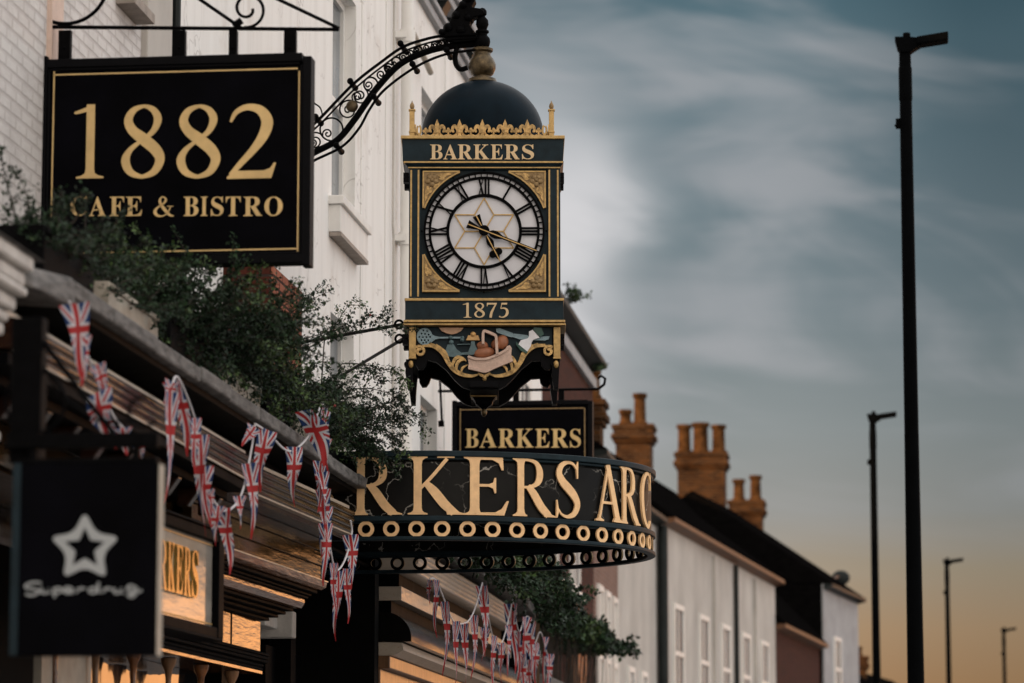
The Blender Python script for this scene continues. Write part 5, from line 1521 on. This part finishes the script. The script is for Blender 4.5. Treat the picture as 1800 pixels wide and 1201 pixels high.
for a, b, rx, ry, t in ((795, 300, 66, 50, 0), (815, 375, 118, 62, -.12), (1010, 260, 70, 80, .3), (950, 285, 60, 60, 0)):
    mb.ball(cp(720 + a * .1611, 560 + b * .1611, -.008), rx * .1611 / SX, .035, ry * .1611 / SX, 14, Matrix.Rotation(t, 3, 'Y'))
C(mb, 'bread_carving', 'carved_bread', lp, smooth=True)
mb = MB(); mb.prism(zx([(632, 420), (700, 440), (830, 440), (920, 415), (1050, 350), (1070, 310), (1095, 300), (1118, 335), (1110, 400), (1132, 470), (1040, 510), (930, 550), (835, 598), (760, 580), (650, 560), (638, 545), (648, 500)]), cp, -.02, .030)
add_stroke(mb, zx([(640, 425), (720, 450), (830, 452), (930, 420), (1050, 358), (1075, 318)]), 4.2, cp, .0, .042, 4)
add_stroke(mb, zx([(645, 552), (740, 572), (830, 590), (930, 545), (1040, 500), (1128, 466)]), 3.6, cp, .0, .040, 4)
add_stroke(mb, zx([(805, 290), (803, 200), (812, 152), (850, 158), (915, 185), (945, 210), (950, 280), (958, 400)]), 4.8, cp, .0, .050, 3)
C(mb, 'basket_carving', 'carved_basket', lp)
mb = MB(); mb.prism(zx([(945, 118), (985, 112), (1130, 165), (1135, 205), (1110, 210), (970, 165), (948, 150)]), cp, -.03, .008); mb.prism(zx([(1135, 168), (1280, 185), (1320, 205), (1530, 198), (1520, 230), (1480, 245), (1340, 240), (1200, 230), (1130, 208)]), cp, -.03, .003); C(mb, 'knife_carving', 'carved_blue', lp)
mb = MB(); mb.prism(zx([(1345, 130), (1420, 215), (1350, 240), (1335, 262), (1325, 310), (1285, 370), (1190, 290), (1215, 245), (1290, 225), (1305, 205), (1305, 150)]), cp, -.03, .018); C(mb, 'egg_timer_carving', 'carved_white', lp)
for L_ in ([(1360, 105), (1440, 110), (1470, 180), (1425, 212), (1350, 130)], [(1165, 262), (1190, 290), (1290, 372), (1280, 390), (1210, 355), (1165, 290)]):
    C(MB().prism(zx(L_), cp, -.03, .022), 'timer_cap', 'carved_green', lp)
# pendant below the panel
mb = MB()
def sq(hx, y):
    h = hx / SC_
    return [(U(850) - h, cy - h, Vc(y)), (U(850) + h, cy - h, Vc(y)), (U(850) + h, cy + h, Vc(y)), (U(850) - h, cy + h, Vc(y))]
mb.loft([sq(22, 694), sq(20, 690), sq(24, 672), sq(31, 648)])
mb.loft([sq(3, 720), sq(8, 716), sq(14, 712), sq(16, 706), sq(20, 701)])
C(mb, 'pendant', 'black_frame')
mb = MB(); mb.loft([sq(20, 701), sq(23, 700), sq(23, 698)]); mb.loft([sq(21, 697), sq(24.5, 696), sq(24.5, 693.5)]); C(mb, 'pendant_bead', 'gold_trim')
C(MB().lathe([(1.5 / SC_, Vc(733)), (4 / SC_, Vc(730)), (5.5 / SC_, Vc(725)), (4.5 / SC_, Vc(720)), (2 / SC_, Vc(717))], (U(850), cy, 0), 14), 'pendant_knob', 'bronze', smooth=True)
C(MB().loft([[(U(826), -.06, V(682)), (U(876), -.06, V(682)), (U(876), DEP - .1, V(682)), (U(826), DEP - .1, V(682))], [(U(826), -.06, V(672)), (U(876), -.06, V(672)), (U(876), DEP - .1, V(672)), (U(826), DEP - .1, V(672))]]), 'cross_beam', 'black_frame')
# drop brackets at the corners
for s, x in ((-1, 720.5), (1, 978)):
    for yy in (.0, DEP - .2):
        mb = MB()
        pr = [(x - 7, 632), (x + 7, 632), (x + 6, 645), (x + 5, 660), (x + 4, 683), (x - 4, 683), (x - 6, 668), (x - 8, 655), (x - 7, 642)]
        mb.prism([(a, b) for a, b in pr], lambda u, v, d, yy=yy: (U(u), yy - d, V(v)), -.13, 0)
        mb.tube([(U(x - 6), yy + .005, V(640)), (U(x - 6), yy + .125, V(640))], .018, 10)
        b_ = C(mb, 'drop_bracket', 'black_frame', bevel=.003)
        if yy == 0:
            mb = MB().ball((U(x + (2 if s < 0 else 0)), -.004, V(641)), 4.5 / SX, .015, 7 / SX, 10)
            C(mb, 'gilded_drop', 'gold_trim', b_, smooth=True)
    xo = 712 if s < 0 else 988               # small modillions up the side of the cornice and base
    for yv in (300, 309, 586, 596):
        for k in range(2):
            yy = .05 + k * .25
            C(MB().box(U(xo - 5), U(xo + 5), yy, yy + .08, V(yv + 8), V(yv)), 'side_modillion', 'black_frame')
C(MB().tube([cp(712, 556, -.4), cp(705, 556, -.4)], .012, 8).tube([cp(713, 578, -.5), cp(705, 578, -.5)], .012, 8), 'stay_lug', 'black_iron')

# ------------------------------------------------------------ iron arm carrying the clock
AY = CY + cy
arm = thing('clock_bracket', 'long curved wrought iron lattice arm reaching from the wall to the clock', 'bracket', (WALL, AY, 6.5))
aw = lambda a, b: W(a, b, AY)
top = catmull([(400, 300), (440, 290), (490, 264), (551, 219), (620, 149), (673, 107), (708, 83), (745, 70), (780, 63), (839, 60)], 8)
top2 = catmull([(400, 308), (440, 298), (490, 272), (553, 227), (623, 157), (676, 114), (710, 91), (748, 77), (782, 70), (839, 66)], 8)
main = catmull([(400, 346), (450, 322), (500, 296), (551, 269), (593, 246), (622, 212), (643, 182), (665, 152), (702, 114), (742, 94), (782, 83), (837, 77)], 8)
low_ = catmull([(400, 362), (450, 338), (500, 312), (551, 283), (601, 258), (631, 226), (650, 192), (676, 158), (729, 119), (782, 96), (835, 88)], 8)
mb = MB()
for yy in (AY - .07, AY + .07):
    for pts, r in ((top, .011), (top2, .007), (low_, .010)):
        mb.tube([W(a, b, yy) for a, b in pts], r, 6)
mb.build('outer_rail', 'black_iron', arm, smooth=True)
mb = MB(); mb.tube([aw(a, b) for a, b in main], .025, 8); mb.build('main_rail', 'black_iron', arm, smooth=True)
mb = MB()
tp = np.array([np.array(p_) for p_ in top2]); mn = np.array([np.array(p_) for p_ in main])


def onp(P, x):
    i = np.argmin(abs(P[:, 0] - x)); return P[i]


arc_ = np.concatenate([[0], np.cumsum(np.hypot(*(tp[1:] - tp[:-1]).T))])
pos, j = 6.0, 0
while pos < arc_[-1] - 4:
    a = np.array((np.interp(pos, arc_, tp[:, 0]), np.interp(pos, arc_, tp[:, 1])))
    b = mn[np.argmin(np.hypot(*(mn - a).T))]
    c = (a + b) / 2; r = np.hypot(*(a - b)) / 2 * .97
    tdir = np.array((b[1] - a[1], a[0] - b[0])); tdir = tdir / np.hypot(*tdir); tdir = tdir * (1 if tdir[0] > 0 else -1)
    th = math.atan2(tdir[1], tdir[0])
    mb = MB()
    if j % 3 == 1:
        mb.tube([W(c[0] + r * math.cos(t), c[1] + r * math.sin(t), AY) for t in np.linspace(0, 2 * math.pi, 30)], .0068, 6)
    else:
        s = 1 if j % 2 else -1
        q1 = [(c[0] + q * math.cos(th + s * t), c[1] + q * math.sin(th + s * t)) for t, q in zip(np.linspace(0, 10.5, 40), np.linspace(r, r * .16, 40))]
        e0 = np.array(q1[0]) + tdir * r * .55
        q2 = [(e0[0] + q * math.cos(th + math.pi - s * t), e0[1] + q * math.sin(th + math.pi - s * t)) for t, q in zip(np.linspace(0, 8.5, 30), np.linspace(r * .55, r * .1, 30))]
        mb.tube([W(u, v, AY) for u, v in q1[::-1] + q2[1:]], .0062, 6)
    mb.build('scroll', 'black_iron', arm, smooth=True)
    pos += r * (1.75 if j % 3 != 1 else 1.95) + 2; j += 1
mb = MB()
for x, P in ((622, top), (708, top), (780, top), (560, top), (597, low_), (661, low_), (727, low_), (790, low_)):
    q = onp(np.array([np.array(p_) for p_ in P]), x); w_ = aw(*q)
    mb.tube([w_ + Vector((0, -.11, 0)), w_ + Vector((0, .11, 0))], .02, 8); mb.ball(w_ + Vector((0, -.12, 0)), .024, n=8); mb.ball(w_ + Vector((0, .12, 0)), .024, n=8)
mb.build('cross_bolt', 'black_iron', arm, smooth=True)
MB().ball(aw(619, 187), .046, .03, .046, 14).build('boss', 'bronze', arm, smooth=True)
# leafy crest over the end of the arm, scroll at the wall, hook to the ball
mb = MB()
m_ = lambda u, v, d: (lambda q: (q.x, AY - d, q.z))(W(u, v, AY))
mb.prism([(776, 66), (792, 42), (800, 22), (812, 8), (818, -10), (832, -14), (836, 4), (830, 16), (846, 18), (853, 22), (848, 30), (832, 34), (826, 46), (838, 62), (838, 74), (800, 78)], m_, -.06, .06)
for a, b, r in ((790, 52, 12), (804, 30, 11), (816, 12, 11), (824, 34, 10), (812, 56, 13), (826, 2, 9)):
    q = aw(a, b); mb.ball(q, r / 245, .09, r / 245, 10)
mb.build('leaf_crest', 'black_iron', arm, bevel=.01)
mb = MB(); mb.tube([aw(a, b) for a, b in catmull([(803, 84), (800, 100), (802, 114), (810, 122), (822, 119)], 6)], .02, 8); mb.build('hook', 'black_iron', arm, smooth=True)
mb = MB(); mb.tube([aw(*q) for q in spiral(444, 72, 17, 4, 2.6, -1.6)], .007, 6); mb.tube([aw(*q) for q in spiral(440, 78, 12, 3, 0, 1.3)], .006, 6); mb.tube([aw(a, b) for a, b in ((428, 60), (428, 110), (430, 330))], .02, 8)
mb.tube([aw(a, b) for a, b in catmull([(553, 182), (563, 190), (566, 205), (556, 213), (548, 207)], 6)], .006, 6); mb.tube([aw(a, b) for a, b in catmull([(430, 180), (500, 175), (553, 182)], 6)], .008, 6)
mb.build('wall_scroll', 'black_iron', arm, smooth=True)
mb = MB(); mb.tube([aw(434, 86), aw(452, 106), aw(520, 190), aw(553, 228)], .014, 8); mb.build('gilded_strut', 'gold_trim', arm, smooth=True)
for k, (a, b, e, lab) in enumerate((((706, 556), (520, 604), 25.9, 'upper black iron stay rod running from the clock base back to the white wall'), ((706, 578), (598, 662), 27.4, 'lower steeper black iron stay rod running from the clock base to the white wall'))):
    p0 = ck.matrix_basis @ Vector(cp(705, (556, 578)[k], (-.4, -.5)[k])); p1 = WX(b[0], b[1], WALL + .01)
    mb = MB().tube([p0, p1], .013, 8)
    mb.tube([p0 + Vector((-.03 + .03 * math.cos(t), 0, .03 * math.sin(t))) for t in np.linspace(0, 2 * math.pi, 14)], .009, 6)
    tag(mb.build('stay_rod', 'black_iron', smooth=True), lab, 'rod')

# ------------------------------------------------------------ planters and shrubs on the shop ledge
def planter(x0, x1, y0, y1, z0, z1, material, label):
    p = thing('planter', label, 'planter', ((x0 + x1) / 2, (y0 + y1) / 2, z0), 'planters along the shop ledge')
    mb = MB(); t = .025
    mb.box(x0, x1, y0, y0 + t, z0, z1).box(x0, x1, y1 - t, y1, z0, z1).box(x0, x0 + t, y0 + t, y1 - t, z0, z1).box(x1 - t, x1, y0 + t, y1 - t, z0, z1).box(x0 + t, x1 - t, y0 + t, y1 - t, z0, z0 + .02)
    mb.build('trough', material, p, bevel=.004)
    MB().box(x1 - .004, x1 + .012, y0 + .02, y1 - .02, z1 - .035, z1 - .008).build('rim', material, p, bevel=.003)
    MB().box(x0 + t, x1 - t, y0 + t, y1 - t, z0 + .02, z1 - .04).build('soil', 'twig', p)
    return p


PL = [(14.6, 15.55, 'planter_black', 'large black trough planter nearest the camera on the shop ledge'),
      (15.85, 16.95, 'cream_paint', 'cream trough planter second along the ledge behind the first flags'),
      (17.25, 18.35, 'planter_black', 'black trough planter under the middle of the 1882 sign'),
      (18.6, 19.75, 'cream_paint', 'cream trough planter under the dense middle shrubs of the ledge'),
      (19.95, 20.75, 'planter_black', 'black trough planter between two cream ones on the ledge'),
      (20.95, 21.7, 'cream_paint', 'cream trough planter close to the large tilted flag'),
      (21.8, 22.55, 'planter_black', 'black trough planter at the far end of the ledge by the curved sign')]
for a, b, m_, l_ in PL:
    planter(-4.18, -3.80, a, b, 4.09, 4.36 if m_ == 'planter_black' else 4.31, m_, l_)


def leaf_mesh(cs, ax, nr, ln, wd):
    """diamond leaves, slightly folded, as arrays"""
    n = len(cs)
    ax = ax / (np.linalg.norm(ax, axis=1, keepdims=True) + 1e-9)
    sd = np.cross(ax, nr); sd /= np.linalg.norm(sd, axis=1, keepdims=True) + 1e-9
    up = np.cross(sd, ax)
    L = ln[:, None]; Wd = wd[:, None]
    v = np.stack([cs, cs + ax * L * .5 + sd * Wd + up * L * .12, cs + ax * L, cs + ax * L * .5 - sd * Wd + up * L * .12], 1).reshape(-1, 3)
    f = np.arange(n * 4).reshape(-1, 4)
    return v, f


def np_mesh(name, v, f, material, parent):
    me = bpy.data.meshes.new(name)
    me.vertices.add(len(v)); me.vertices.foreach_set('co', np.asarray(v, np.float32).ravel())
    me.loops.add(f.size); me.loops.foreach_set('vertex_index', f.ravel().astype(np.int32))
    me.polygons.add(len(f)); me.polygons.foreach_set('loop_start', np.arange(0, f.size, 4, dtype=np.int32))
    try:
        me.polygons.foreach_set('loop_total', np.full(len(f), 4, np.int32))
    except Exception:
        pass
    me.update(calc_edges=True); me.validate()
    me.materials.append(M[material])
    o = bpy.data.objects.new(name, me); COL.objects.link(o)
    if parent is not None:
        o.parent = parent; o.matrix_parent_inverse = Matrix.Translation(-Vector(parent['wloc']))
    return o


def shrub(label, base, spread, height, n_spray, seed, out=0.3, leaf=.026, light=.25, extra=(), berries=0, group='shrubs growing along the shop ledge', droop=.5, bx=(.15, .45), dens=1.0, cat='shrub', name='shrub'):
    rng = np.random.default_rng(seed)
    base = np.array(base)
    root = thing(name, label, cat, tuple(base), group)
    stems = MB(); C_, A_, N_ = [], [], []
    tips = []
    def spray(p0, d, L, dr, r0=.006, tw=True):
        n = max(6, int(L / .05)); p = np.array(p0, float); d = d / np.linalg.norm(d); pts = [p.copy()]
        for k in range(n):
            d = d + np.array((0, 0, -dr * .9 / n)) + rng.normal(0, .05, 3)
            d /= np.linalg.norm(d); p = p + d * L / n
            if p[2] < 4.12 and p[0] < LX and group.startswith('shrubs'):
                p[2] = 4.12 + rng.random() * .03
            pts.append(p.copy())
            m = rng.poisson(11.5 * L / n / .05 * dens)
            for _ in range(m):
                q = p + rng.normal(0, .012, 3)
                a = d * .5 + rng.normal(0, .75, 3); C_.append(q); A_.append(a); N_.append(rng.normal(0, .6, 3) + (0.35, -.2, .9))
            if tw and k > 1 and rng.random() < .85:
                e = d * .6 + rng.normal(0, .6, 3); spray(p, e, L * rng.uniform(.16, .36), dr * .5, .0025, False)
        stems.tube(pts, list(np.linspace(r0, .0012, len(pts))), 4)
    for k in range(n_spray):
        a = rng.uniform(0, 2 * math.pi); el = rng.uniform(.15, 1.35)
        d = np.array((math.cos(a) * math.cos(el) + out, math.sin(a) * math.cos(el) * 1.1, math.sin(el)))
        p0 = base + np.array((rng.uniform(-bx[0], bx[0]), rng.uniform(-bx[1], bx[1]), 0))
        spray(p0, d, rng.uniform(.55, 1.0) * (height * math.sin(el) + spread * math.cos(el)), droop * rng.uniform(.5, 1.5))
    for p0, d, L, dr in extra:
        stems.tube([tuple(base), tuple((base + np.array(p0)) / 2 + (0, 0, .03)), tuple(p0)], [.007, .006, .005], 4)
        spray(np.array(p0), np.array(d, float), L, dr, .005)
    stems.build('stems', 'twig', root)
    C_, A_, N_ = np.array(C_), np.array(A_), np.array(N_)
    n = len(C_); ln = leaf * rng.uniform(.6, 1.35, n); wd = ln * rng.uniform(.24, .36, n)
    # pale clumps: leaf highlights put into the colour by a position pattern
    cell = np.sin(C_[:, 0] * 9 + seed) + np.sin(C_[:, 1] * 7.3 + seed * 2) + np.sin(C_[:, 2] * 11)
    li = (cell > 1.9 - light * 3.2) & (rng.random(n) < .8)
    for sel, nm, m_ in ((~li, 'foliage', 'leaf'), (li, 'highlight_foliage', 'leaf_light')):
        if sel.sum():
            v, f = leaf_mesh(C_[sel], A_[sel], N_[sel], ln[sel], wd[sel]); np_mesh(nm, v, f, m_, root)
    if berries:
        mb = MB()
        for q in C_[rng.choice(n, berries, False)]:
            mb.ball(q, .009, n=5)
        mb.build('berries', 'berry', root)
    return root


P_ = lambda px, py, Y: tuple(W(px, py, Y))
shrub('dark wispy shrub rising at the far left in front of the painted brick wall', (-3.98, 15.1, 4.30),   .42, .16, 28, 11, .05, .024, .05, dens=.75, extra=[(P_(60, 400, 15.1), (-.2, 0, 1), .26, .0), (P_(30, 400, 15.1), (-.15, 0, 1), .36, .0), (P_(90, 390, 15.1), (.1, 0, 1), .14, .2), (P_(130, 390, 15.2), (.4, 0, .7), .14, .2)])
shrub('dark shrub hanging over the first cream planter and the 1882 sign corner', (-3.98, 16.3, 4.28), .42, .18, 34, 12, .1, .024, .15, dens=.85, extra=[(P_(150, 415, 16.3), (.1, 0, 1), .18, .1), (P_(190, 420, 16.3), (.3, 0, .8), .16, .3)])
shrub('bright tipped green shrub against the lower edge of the 1882 sign', (-3.96, 17.6, 4.28), .50, .42, 60, 13, .12, .026, .45, berries=6)
shrub('dense dark green shrub below the right half of the 1882 sign', (-3.96, 18.8, 4.28), .54, .50, 66, 14, .14, .026, .35, berries=10)
shrub('dark green shrub in front of the small red brick pier', (-3.96, 20.0, 4.28), .52, .52, 62, 15, .10, .025, .35, berries=12)
shrub('tall loose shrub with long arching sprays before the white wall', (-3.95, 21.1, 4.28), .46, .36, 52, 16, .08, .024, .2, berries=6,
      extra=[(P_(500, 600, 21.2), (.35, 0, .75), .40, .9), (P_(520, 600, 21.2), (.9, 0, .3), .60, .3), (P_(500, 560, 21.2), (.6, .1, .5), .35, .4), (P_(545, 610, 21.3), (.8, .1, .5), .55, .5)])
shrub('feathery shrub spilling past the end of the ledge onto the curved sign', (-3.86, 22.1, 4.28), .58, .34, 62, 17, .2, .023, .25, droop=.9,
      extra=[(P_(600, 690, 22.2), (.9, -.1, .35), .62, 1.6), (P_(600, 720, 22.2), (1, -.1, .1), .55, 1.5), (P_(590, 660, 22.2), (.8, 0, .5), .32, .8), (P_(600, 640, 22.2), (.9, 0, .25), .5, 1.0), (P_(610, 700, 22.2), (1, 0, .25), .50, 1.9), (P_(600, 760, 22.2), (.9, -.15, .1), .35, 1.2), (P_(570, 600, 22.2), (.5, 0, .8), .35, .6), (P_(610, 740, 22.2), (1, -.1, .05), .42, 1.0), (P_(590, 770, 22.2), (.6, -.2, 0), .3, .8)])
FL = [(27.2, .42, .36), (29.0, .5, .42), (30.8, .55, .46), (32.6, .58, .48), (34.4, .6, .5), (36.2, .6, .52)]
GL = [(38.4, .52, .26), (41.0, .54, .27), (43.6, .50, .25)]
for k, (yy_, s_, h_) in enumerate(GL):
    shrub(('bushy green shrub on the dark shopfront roof, nearest of its three', 'bushy green shrub in the middle of the dark shopfront roof', 'bushy green shrub at the far end of the dark shopfront roof beside pink brick')[k], (-4.15, yy_, 3.48), s_, h_, 46, 60 + k, .25, .07, .25, bx=(.2, 1.0), dens=.5, group='shrubs on the dark shopfront roof', droop=1.5)
labs = ['green shrub on the far ledge nearest the curved sign', 'green shrub second along the far ledge, above hanging flags', 'green shrub midway along the far ledge', 'green shrub past the middle of the far ledge, in front of pink brick',
        'green shrub near the curved far end of the far ledge', 'lowest green shrub at the very end of the far ledge']
for k, (y, s, h) in enumerate(FL):
    sx = np.interp(y, [q[1] for q in ledge_path], [q[0] for q in ledge_path])
    shrub(labs[k], (sx - .12, y, 4.05), s * 1.1, h * .85, 44, 30 + k, .28, .05, .2, bx=(.15, .8), dens=.55, group='shrubs growing along the far shop ledge', droop=1.6)
shrub('small weedy plant sprouting from the roof edge right of the clock', tuple(W(1008, 528, 46.8)), .17, .17, 14, 41, .2, .05, .1, bx=(.1, .1), dens=.4, group=None, cat='plant', name='roof_plant')
shrub('smaller weedy tuft on the roof edge above the curled sign bracket', tuple(W(1040, 652, 50.6)), .14, .12, 10, 42, .2, .05, .05, bx=(.1, .1), dens=.4, group=None, cat='plant', name='roof_plant')

# ------------------------------------------------------------ bunting
random.seed(21)


WS = .92


def flag(parent, top, L, w, tilt=0.0, yaw=0.0, curl=.4, fold=0.0):
    """a long triangular pennant hanging from a point; tilt swings it across, yaw turns it about its hang line"""
    mb = MB(); mb.uv = []
    NU, NV = 7, 16
    top = Vector(top)
    ax = Vector((math.sin(tilt) * .55, math.sin(tilt) * .85, -math.cos(tilt))).normalized()
    ph = random.uniform(0, 6.28)
    for j in range(NV + 1):
        t = j / NV
        yw = yaw + curl * 1.9 * t + .35 * math.sin(ph + 3.2 * t)
        s = Vector((math.cos(yw), math.sin(yw), .0)); s = (s - ax * s.dot(ax)).normalized(); nrm = ax.cross(s)
        half = w * WS / 2 * (1 - .93 * t)
        for i in range(NU + 1):
            u = i / NU - .5
            q = top + ax * (L * t) + s * (2 * half * u) + nrm * (half * (fold * abs(u) * 1.6 + .26 * math.sin(5.5 * u + ph + 5 * t))) + s * .05 * L * math.sin(ph + 4.5 * t) * t
            mb.v.append(tuple(q)); mb.uv.append((.5 + u * (1 - .93 * t), t))
    for j in range(NV):
        for i in range(NU):
            a = j * (NU + 1) + i; mb.f.append((a, a + 1, a + NU + 2, a + NU + 1))
    o = mb.build('flag', 'flag', parent, smooth=True)
    return o


def bunting(label, X, cord, flags, group, r=.006):
    a = WX(cord[0][0], cord[0][1], X)
    b = thing('bunting', label, 'bunting', a, group)
    for seg_ in ([cord] if not isinstance(cord[0][0], tuple) else cord):
        pass
    mb = MB(); mb.tube([WX(q[0], q[1], X) for q in catmull(cord, 6)], r, 5)
    mb.build('cord', 'string', b, smooth=True)
    for f in flags:
        (x0, y0), (x1, y1), w = f[0], f[1], f[2]
        kw = f[3] if len(f) > 3 else {}
        p0 = WX(x0, y0, X + .012); sc = (p0.y) / F
        L = math.hypot(x1 - x0, y1 - y0) * sc * 1.04
        tilt = math.atan2((x1 - x0), (y1 - y0)) * 1.35
        flag(b, p0, L, w, tilt, kw.get('yaw', .3) + random.uniform(-.5, .6), kw.get('curl', .1) + random.choice((-1, 1)) * random.uniform(.1, .65), kw.get('fold', random.uniform(.1, 1.1)))
    return b


XB = -3.555
bunting('string of union flag pennants at the near end of the ledge beside the dark bracket', XB,
        [(122, 530), (140, 590), (160, 640), (178, 690), (205, 740), (240, 775)],
        [((130, 534), (150, 668), .145, dict(yaw=.2, curl=.2)), ((142, 590), (150, 680), .10), ((168, 640), (194, 708), .09), ((186, 715), (205, 790), .10), ((215, 752), (222, 800), .10), ((240, 775), (250, 815), .09), ((166, 690), (196, 775), .17, dict(yaw=.1, curl=.1))], 'bunting hung from the near shopfront')
bunting('string of union flag pennants drooping across the middle of the near cornice', XB,
        [(300, 690), (310, 662), (330, 700), (352, 770), (366, 855), (384, 892), (402, 897), (424, 870), (440, 800), (448, 748)],
        [((306, 672), (288, 716), .09), ((314, 668), (336, 800), .13, dict(yaw=.1)), ((300, 690), (293, 884), .085, dict(yaw=.6)), ((352, 765), (364, 940), .10, dict(yaw=.3)), ((340, 735), (346, 830), .09), ((358, 820), (368, 925), .09, dict(yaw=.5)), ((366, 860), (374, 905), .07), ((384, 890), (380, 960), .08), ((420, 872), (424, 930), .08), ((401, 893), (402, 1008), .12, dict(yaw=.1, curl=.15)), ((434, 815), (449, 945), .11, dict(yaw=.2))], 'bunting hung from the near shopfront')
bunting('taut string of union flag pennants along the ledge below the feathery shrub', XB,
        [(448, 745), (470, 760), (500, 790), (520, 789), (545, 762), (566, 706)],
        [((446, 752), (424, 792), .10, dict(yaw=.1)), ((468, 756), (455, 866), .14, dict(yaw=.1, curl=.1)), ((516, 786), (520, 890), .13, dict(yaw=.0, curl=.1, fold=.3)), ((545, 722), (576, 818), .26, dict(yaw=-.4, curl=.1, fold=.2))], 'bunting hung from the near shopfront')
bunting('knotted string of union flag pennants hanging down by the far end of the ledge', XB,
        [(567, 706), (571, 780), (562, 830), (570, 890), (580, 960), (590, 1002), (606, 985), (618, 940), (616, 915)],
        [((568, 716), (573, 830), .09, dict(yaw=.7)), ((564, 810), (560, 900), .10), ((566, 860), (576, 960), .11, dict(yaw=.2)), ((570, 770), (566, 850), .11), ((562, 830), (572, 930), .10), ((574, 890), (568, 985), .09), ((572, 920), (574, 1028), .10, dict(yaw=.2)), ((616, 940), (622, 1034), .12, dict(yaw=.1, curl=.1)), ((587, 990), (590, 1085), .06, dict(yaw=.4)), ((594, 1004), (594, 1124), .085, dict(yaw=.2)), ((610, 1000), (611, 1094), .07, dict(yaw=.4))], 'bunting hung from the near shopfront')
XF = LX + .05
WS = .66
bunting('string of union flag pennants at the start of the far shopfront under the curved sign', XF,
        [(755, 1018), (764, 1018), (775, 1040), (783, 1060), (797, 1092), (816, 1096), (828, 1085), (838, 1060), (848, 1024)],
        [((756, 1020), (755, 1062), .08, dict(yaw=.6)), ((765, 1020), (768, 1118), .10, dict(yaw=.5)), ((783, 1058), (784, 1184), .11, dict(yaw=.3)), ((801, 1092), (803, 1210), .11, dict(yaw=.3)), ((817, 1096), (819, 1205), .12, dict(yaw=.2)), ((832, 1082), (833, 1190), .11), ((849, 1030), (853, 1150), .17, dict(yaw=.1, curl=.1))], 'bunting hung from the far shopfront')
bunting('string of union flag pennants midway along the far shopfront', XF,
        [(848, 1024), (858, 1080), (867, 1120), (880, 1132), (890, 1105), (901, 1054)],
        [((852, 1105), (846, 1160), .14), ((867, 1118), (866, 1215), .12, dict(yaw=.3)), ((881, 1130), (882, 1200), .12), ((893, 1100), (893, 1185), .14), ((902, 1062), (902, 1180), .20, dict(yaw=.1))], 'bunting hung from the far shopfront')
bunting('last string of union flag pennants at the curved end of the far shopfront', XF - .02,
        [(901, 1054), (912, 1110), (921, 1090), (930, 1086), (939, 1130), (948, 1112), (954, 1120), (964, 1160)],
        [((911, 1110), (912, 1200), .15), ((921, 1085), (923, 1190), .2), ((931, 1092), (932, 1195), .18), ((941, 1130), (942, 1205), .18), ((953, 1120), (954, 1205), .2), ((964, 1150), (964, 1220), .18), ((918, 1150), (918, 1230), .16), ((930, 1160), (931, 1230), .16)], 'bunting hung from the far shopfront')

# ------------------------------------------------------------ lamp posts along the road
def make_lamp(loc, label):
    l = thing('street_lamp', label, 'street lamp', loc, 'street lamps along the road')
    Bm = lambda mb, n, m_='lamp_black', par=None, **k: mb.build(n, m_, par or l, local=True, **k)
    Bm(MB().lathe([(.12, 0), (.12, 1.2), (.10, 1.28), (.092, 1.3), (.072, 5.5), (.062, 9.0), (.06, 9.38)], (0, 0, 0), 16), 'pole', smooth=True)
    Bm(MB().lathe([(.062, 8.86), (.068, 8.88), (.068, 9.2), (.062, 9.22)], (0, 0, 0), 16), 'sleeve', smooth=True)
    mb = MB(); mb.prism([(-.10, 9.50), (-.075, 9.40), (-.04, 9.355), (.06, 9.36), (.12, 9.40), (.16, 9.42), (.16, 9.50), (.06, 9.515), (-.10, 9.52)], lambda u, v, d: (u, -d, v), -.08, .08)
    Bm(mb, 'bracket', bevel=.008)
    mb = MB(); mb.hexa([(.12, -.11, 9.425), (.44, -.11, 9.47), (.44, .11, 9.47), (.12, .11, 9.425), (.12, -.11, 9.51), (.44, -.11, 9.555), (.44, .11, 9.555), (.12, .11, 9.51)])
    h = Bm(mb, 'lamp_head', bevel=.012)
    Bm(MB().lathe([(.035, 9.505), (.04, 9.55), (.035, 9.57), (.0005, 9.58)], (.02, 0, 0), 12), 'photocell', smooth=True)
    mb = MB(); mb.box(-.105, -.055, -.03, .03, 8.58, 8.68); mb.tube([(-.11, 0, 8.60), (-.06, 0, 8.64)], .02, 8)
    Bm(mb, 'camera_box', bevel=.006)
    return l


LAMPS = [(34.0, 1610, 1201, 70, 'nearest and tallest black street lamp, cut off by the bottom of the picture'),
         (62.5, 1541, 1195, 730, 'second street lamp, left of the tallest one'),
         (92.0, 1668, 1195, 985, 'third street lamp, right of the tallest one'),
         (121.0, 1766, 1198, 1106, 'smallest and farthest street lamp at the right edge')]
first = None
for Y, px, py, ptop, lab in LAMPS:
    q = W(px, py, Y)
    zt = W(px - 6, ptop, Y).z
    if first is None:
        first = o = make_lamp((q.x, Y, 0), lab)
    else:
        o = copy_tree(first); o.location = (q.x, Y, 0); o['label'] = lab; o['wloc'] = (q.x, Y, 0)
    o.location.z = zt - 9.50
    if o.location.z < -.6 or o.location.z > 0.0:
        pass
for o in SC.objects:
    if 'wloc' in o:
        del o['wloc']
